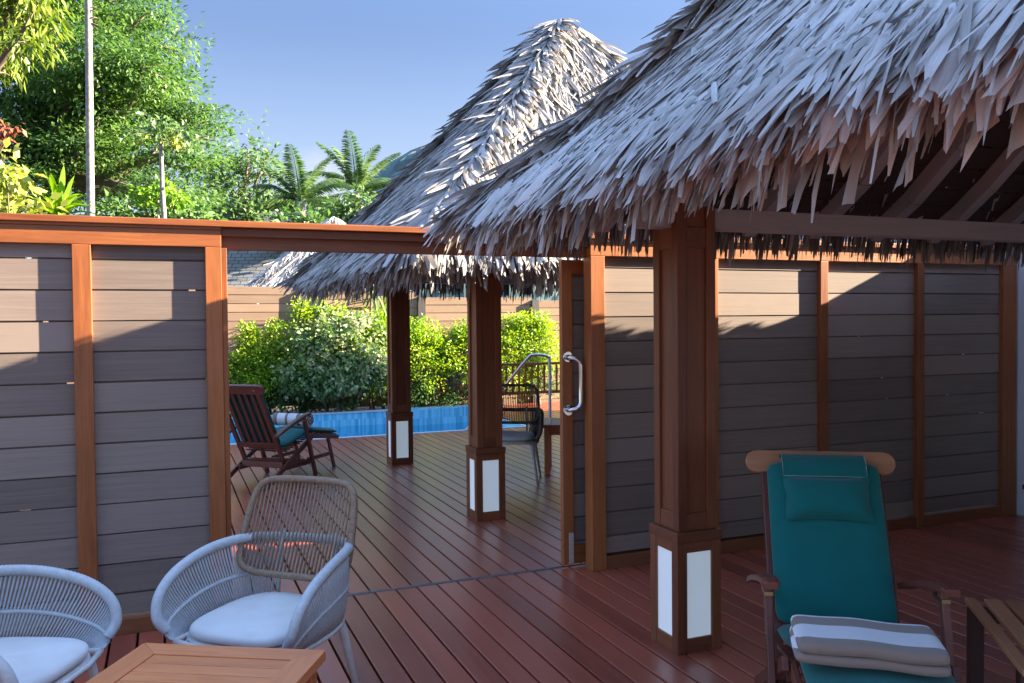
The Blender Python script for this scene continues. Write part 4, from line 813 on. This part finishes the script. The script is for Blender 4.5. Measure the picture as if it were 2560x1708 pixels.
# ------------------------------------------------------------------ trees beyond the fence
random.seed(11)
BIG = [(60, 130, 120), (180, 60, 120), (300, 50, 100), (385, 120, 80), (300, 200, 110), (410, 215, 85), (180, 220, 120), (60, 260, 110), (478, 285, 60), (330, 320, 90), (200, 360, 110), (80, 370, 110), (435, 375, 70), (330, 440, 85), (210, 470, 90), (70, 470, 100), (525, 300, 40), (465, 330, 60), (490, 420, 50), (420, 300, 70), (350, 180, 80), (250, 130, 100), (120, 300, 100), (400, 470, 70), (255, 270, 90), (-60, 100, 140), (-80, 330, 140), (370, 30, 60), (100, -60, 140), (260, -60, 120), (455, 480, 50), (505, 345, 38)]
bp = at(130, 854, 23); broadleaf('shade_tree', 'huge dark green feathery tree filling the upper left', (bp.x, bp.y, -.2), px_lobes(BIG, 23, 2.2), .42, .155, 18, 105, M_TREE, group=None, twig_r=.50, squash=.5, shell=.3, aspect=.44, droop=.12, flatz=.2, flat=2.0, fork=tuple(at(140, 430, 23)))
random.seed(12)
YL = [(20, 20, 75), (65, 50, 50), (20, 90, 60), (90, 15, 45), (62, 105, 26), (-40, 60, 100), (60, -40, 80), (-30, 120, 60)]
bp = at(-170, 854, 8.6); broadleaf('mango_tree', 'yellow-green long-leaved branches hanging into the top left corner', (bp.x, bp.y, -.2), px_lobes(YL, 8.6, .5), .13, .13, 170, 26, M_TREE2, twig_r=.14, squash=.9, shell=.2, aspect=.24, droop=1.1, fork=tuple(at(-190, 300, 8.6)))
random.seed(13)
MID = [(520, 420, 45), (560, 440, 48), (600, 400, 48), (640, 420, 45), (665, 395, 32), (620, 375, 30), (545, 480, 45), (600, 470, 50), (655, 470, 40), (500, 470, 34), (695, 440, 26)]
bp = at(590, 854, 33); broadleaf('round_tree', 'airy mid-green tree against the sky, between the huge tree and the palms', (bp.x, bp.y, -.2), px_lobes(MID, 33, 1.2), .22, .21, 16, 34, M_TREE3, twig_r=.34, squash=.7, shell=.4, aspect=.5, fork=tuple(at(592, 560, 33)))
BANDS = [('leafy green bush low above the fence cap, under the left palm', [(740, 562, 40), (790, 558, 36), (700, 562, 36)], 24, M_TREE), ('dense green bush above the fence cap, under the round tree', [(560, 535, 42), (610, 545, 40), (650, 540, 44), (520, 545, 40)], 26, M_TREE3), ('green bush above the fence cap, right below the tall palm', [(840, 545, 42), (880, 530, 38), (910, 520, 40)], 25, M_TREE3), ('dark bush above the fence cap at the foot of the huge tree', [(300, 540, 50), (360, 530, 46), (430, 540, 50), (480, 535, 45)], 20, M_TREE), ('dark green tree mass behind the palms', [(470, 520, 42), (700, 510, 38), (760, 500, 34), (660, 500, 36), (810, 520, 34)], 36, M_TREE)]
for i, (lb, rows, D, mt) in enumerate(BANDS):
    random.seed(30+i); c = at(rows[0][0], 854, D); broadleaf('garden_bush', lb, (c.x, c.y, -.2), px_lobes(rows, D, .8), .10, .15 if mt is M_LIME else .2, 46, 34, mt, 'bush', group='bushes beyond the fence cap', twig_r=.22, squash=.7, shell=.35, fork=(c.x, c.y, 1.2), aspect=.5)
# palms
def palm(name, label, base, top, r0, r1, fronds, fl, wd, group=None, ring=True, up=(.1, 1.4), material=M_PALM, seed=1, leaflets=84, thick=.05, dead=True, bark=None, spread=None):
    random.seed(seed); root = thing(name, label, 'palm', tuple(base), 0, group); base, top = Vector(base), Vector(top)
    mb = MB(); k = 60; pts = []; rad = []
    for i in range(k+1):
        t = i/k; p = base.lerp(top, t)+(Vector((math.sin(t*2.6+seed)*.05, 0, 0))*(top-base).length*.16*t*(1-t)); pts.append(p); rad.append((r0+(r1-r0)*t**.7)*(1.03 if i % 2 else .98))
    mb.tube(pts, rad, 10); mb.build('trunk', bark or M_PALEBARK, root, local=False, smooth=True)
    for i in range(fronds):
        a = (i*2.399+random.uniform(-.2, .2)) if spread is None else spread[i % len(spread)][0]; el = random.uniform(*up) if spread is None else spread[i % len(spread)][1]; l_ = fl*random.uniform(.85, 1.1)
        hd = Vector((math.cos(a), math.sin(a), 0)); pts = []; p = Vector(pts_top := top); n = 22; e_ = el
        for j in range(n+1):
            pts.append(p.copy()); p = p+(hd*math.cos(e_)+Vector((0, 0, math.sin(e_))))*l_/n; e_ -= (.022+.055*(j/n))*(1.15 if el < 1 else .8)
        V = []; Q = []; T = []; s = Vector((-hd.y, hd.x, 0)); tt = random.uniform(.1, .8)
        for j in range(n):                # rachis
            a0, b0 = pts[j], pts[j+1]; w_ = thick*(1-j/n)*.5+.006; o = len(V); V += [a0-s*w_, a0+s*w_, b0+s*w_*.9, b0-s*w_*.9]; Q.append((o, o+1, o+2, o+3)); T += [min(1, tt+.3)]*4
        for j in range(leaflets):
            q = .10+.89*j/leaflets; idx = q*n; i0 = min(n-1, int(idx)); c0 = pts[i0].lerp(pts[i0+1], idx-i0); dr = (pts[i0+1]-pts[i0]).normalized(); nn = s.cross(dr)
            ll = wd*math.sin(math.pi*min(1, .10+q*.86))**.6*random.uniform(.85, 1.1)
            for sg in (-1, 1):
                d = (s*sg*.8+dr*(.55+.4*q)+nn*random.uniform(-.2, .35)+Vector((0, 0, -.34))).normalized(); w_ = ll*.032+.008; o = len(V); side = dr*w_
                m1 = c0+d*ll*.55; t1 = c0+d*ll+Vector((0, 0, -.16*ll)); V += [c0-side*.6, m1-side, t1, m1+side]; Q.append((o, o+1, o+2, o+3)); T += [min(1, max(0, tt+random.gauss(0, .12)))]*4
        quads('frond', [tuple(v) for v in V], Q, T, material, root)
    if dead:
        mb = MB()
        for i in range(7):
            a = random.uniform(0, 6.28); d = Vector((math.cos(a), math.sin(a), 0)); limb(mb, top-Vector((0, 0, .25)), top+d*random.uniform(.2, .45)-Vector((0, 0, random.uniform(.4, 1.0))), .05, .012, .1)
        mb.build('dead_sheath', M_RATTAN, root, local=False, smooth=True)
    return root
right = math.atan2(Rv.y, Rv.x); away = math.atan2(Fv.y, Fv.x)
b = at(752, 854, 26); t_ = at(750, 505, 26); palm('coconut_palm', 'shorter coconut palm with upright fronds, left of the two above the fence', (b.x, b.y, -.2), t_, .20, .16, 13, 1.8, .42, 'coconut palms beyond the fence', seed=3, spread=[(right, .75), (right+math.pi, .8), (right, 1.3), (right+math.pi, 1.35), (away, 1.0), (away+math.pi, 1.25), (right+.8, .95), (right+math.pi-.7, .55), (right-.5, .2), (right+math.pi+.4, .25), (away+.5, .6), (right+.3, .42), (right+math.pi+.2, 1.1)])
b = at(893, 854, 28); t_ = at(890, 480, 28); palm('coconut_palm', 'taller coconut palm beside the far thatch roof slope', (b.x, b.y, -.2), t_, .20, .15, 14, 2.0, .45, 'coconut palms beyond the fence', seed=9, spread=[(right, .5), (right+math.pi, .85), (right, 1.05), (right+math.pi, 1.25), (away, 1.0), (away+math.pi, 1.3), (right+.9, .75), (right+math.pi-.6, .95), (right-.3, 1.4), (right+math.pi+.3, -.05), (away+.6, .7), (right+.2, .15), (right+math.pi+.1, 1.45)])
b = at(233, 854, 12); t_ = at(222, 40, 12); palm('areca_palm', 'tall slender pale-stemmed palm in front of the huge tree', (b.x, b.y, -.2), (t_.x, t_.y, t_.z+.95), .068, .045, 9, 1.5, .4, seed=4, up=(.2, 1.2), leaflets=30, thick=.03, dead=False)
o = [q for q in bpy.data.objects if q.name.startswith('areca_palm')][0]; mb = MB()
for i in range(8):
    a = random.uniform(-.5, 2.2); c = Vector((t_.x, t_.y, t_.z-.02+random.uniform(-.12, .14))); limb(mb, c, c+Vector((math.cos(right)*.13*math.cos(a), math.sin(right)*.13*math.cos(a), -.05+.12*math.sin(a))), .014, .005, .25)
mb.build('seed_stalk', M_BARK, o, local=False, smooth=True)
# papaya: thin trunk, leaf stalks radiating from the top
random.seed(8); b, t_ = at(418, 854, 15), at(402, 338, 15); pr = thing('papaya_tree', 'thin papaya tree with a small crown and yellow drooping leaves', 'tree', (b.x, b.y, -.2))
mb = MB(); limb(mb, (b.x, b.y, -.2), t_, .075, .035, .008, n=12, jit=.0012)
PL = []
for i in range(15):
    a = random.uniform(0, 6.28); el = random.uniform(-.25, .75); d = Vector((math.cos(a)*math.cos(el), math.sin(a)*math.cos(el), math.sin(el))); e = t_+d*random.uniform(.28, .52); limb(mb, t_, e, .009, .005, .06, sides=4); PL.append((e, .10))
mb.build('trunk', M_PALEBARK, pr, local=False, smooth=True)
crown('crown', PL, 300, 9, .11, M_TREE3, pr, squash=.5, twig_r=.10, shell=.2, aspect=.5, droop=.5, tint=(0, .7))
for q in [(at(356, 346, 15), .05), (at(430, 342, 14.9), .07), (at(440, 358, 14.9), .05)]: crown('yellow_foliage', [q], 900, 14, .11, M_CROTON, pr, squash=.7, twig_r=.07, shell=.2, aspect=.45, droop=1.2)
b, t_ = at(397, 854, 15.4), at(395, 500, 15.4); random.seed(18); p2 = thing('papaya_sapling', 'thin green sapling stem left of the papaya trunk', 'tree', (b.x, b.y, -.2)); mb = MB(); limb(mb, (b.x, b.y, -.2), t_, .03, .018, .01, jit=.001)
PL = []
for i in range(9):
    a = random.uniform(0, 6.28); e = t_+Vector((math.cos(a)*.3, math.sin(a)*.3, random.uniform(-.05, .2))); limb(mb, t_, e, .007, .004, .06, sides=4); PL.append((e, .1))
mb.build('trunk', M_PALEBARK, p2, local=False, smooth=True); crown('crown', PL, 400, 14, .12, M_LIME, p2, squash=.5, twig_r=.1, shell=.2, aspect=.5, droop=.5, tint=(0, .6))
# crotons and the bright strap-leaf plant just over the left fence
def croton(label, rows, D, seed, size=.095, tw=420, lv=11):
    random.seed(seed); c = at(rows[0][0], 854, D); return broadleaf('croton', label, (c.x, c.y, -.25), px_lobes(rows, D, .12), .03, size, tw, lv, M_CROTON, 'shrub', M_BARK, 'yellow crotons over the left fence', twig_r=.07, squash=.9, shell=.45, aspect=.62, droop=.55, fork=(c.x, c.y, 1.5))
croton('cream and yellow croton with broad leaves, low over the left fence cap', [(30, 520, 42), (75, 525, 36), (0, 540, 50), (105, 540, 22), (-50, 520, 50)], 7.0, 41)
croton('tall yellow croton stem at the left edge, above the lower croton', [(5, 400, 24), (12, 425, 24), (0, 455, 26), (-30, 430, 40)], 6.8, 42)
random.seed(43); p = at(150, 545, 7.6); rosette('ginger_plant', 'bright lime strap-leaf plant over the fence cap, right of the croton', (p.x, p.y, -.2), 60, .42, .060, M_LIME, trunk_h=p.z+.2+.02, up=(-.1, 1.4), bend=.55, trunk_r=.02)
random.seed(44); rr = px_lobes([(8, 325, 16), (25, 318, 14), (-10, 345, 20)], 9, .1); c = at(-20, 854, 9); broadleaf('dry_twig_shrub', 'reddish dry twigs and leaves at the left edge against the huge tree', (c.x, c.y, -.2), rr, .03, .09, 700, 9, M_DEADLEAF, 'shrub', M_BARK, twig_r=.05, shell=.2, droop=1.0, fork=tuple(at(-30, 420, 9)))
# ------------------------------------------------------------------ neighbouring roofs beyond the garden fence
nb = thing('shingle_house', 'house with a grey shingle roof beyond the garden fence', 'house', (1.2, 23.5, 0))
A, B_ = at(300, 735, 22), at(800, 735, 22); bk = (Fv-Vector((0, 0, Fv.z))).normalized(); e = (B_-A); e.z = 0; ln = e.length; e.normalize(); zE, hgt = 2.05, 2.9
m_ = MB(); V = [Vector((A.x, A.y, zE)), Vector((A.x, A.y, zE))+e*ln, Vector((A.x, A.y, zE+hgt))+e*(ln-1.5)+bk*3.6, Vector((A.x, A.y, zE+hgt))+e*1.5+bk*3.6]
m_.add(V, [(0, 1, 2, 3)], [(0, 0, 0), (ln, 0, 0), (ln-1.5, 4.6, 0), (1.5, 4.6, 0)]); W_ = [v+bk*7.2 for v in V[:2]]
m_.add([V[2], V[3], W_[0], W_[1]], [(0, 1, 2, 3)]); m_.add([V[1], W_[1], V[2]], [(0, 1, 2)]); m_.add([V[0], V[3], W_[0]], [(0, 1, 2)])
m_.build('roof', M_SHINGLE, nb, local=False)
q = MB(); o4 = [Vector((v.x, v.y, 0))+bk*s+e*u for v, s, u in ((V[0], .5, .5), (V[1], .5, -.5), (W_[1], -.5, -.5), (W_[0], -.5, .5))]
q.add([(v.x, v.y, -.3) for v in o4]+[(v.x, v.y, zE-.02) for v in o4], [(i, (i+1) % 4, (i+1) % 4+4, i+4) for i in range(4)]); q.build('wall', M_VILLA, nb, local=False)
th = thing('thatched_hut', 'pale thatched hut roof beyond the garden fence, in front of the shingle roof', 'hut', (3.0, 18.0, 0))
a, b, p = at(590, 722, 18.5), at(985, 735, 18.5), at(735, 560, 20.2); za = 2.12; A4 = [Vector((a.x, a.y, za)), Vector((b.x, b.y, za))]; A4 += [A4[1]+bk*4.2, A4[0]+bk*4.2]; P = (A4[0]+A4[2])/2; P.z = 4.15
parts = []
for i in range(4): parts += thatch(A4[i], A4[(i+1) % 4], P, (520, 120, 120, 300)[i], 60, 1.0, .85)
V, Q, T, G = merge(parts); quads('thatch_roof', V, Q, T, M_THATCH, th, g=G)
u = MB(); dn = Vector((0, 0, -.05)); u.add([v+dn for v in A4]+[P+dn], [(i, (i+1) % 4, 4) for i in range(4)]); u.build('thatch_underlay', plain('pale_underlay', (.26, .23, .20), .9, noise=.3), th, local=False)
cx_ = (A4[0]+A4[2])/2
for v in A4: q = v.lerp(cx_, .2); MB().obox((q.x, q.y, 1.05), (.14, .14, 2.1)).build('post', M_BARK, th, local=False)
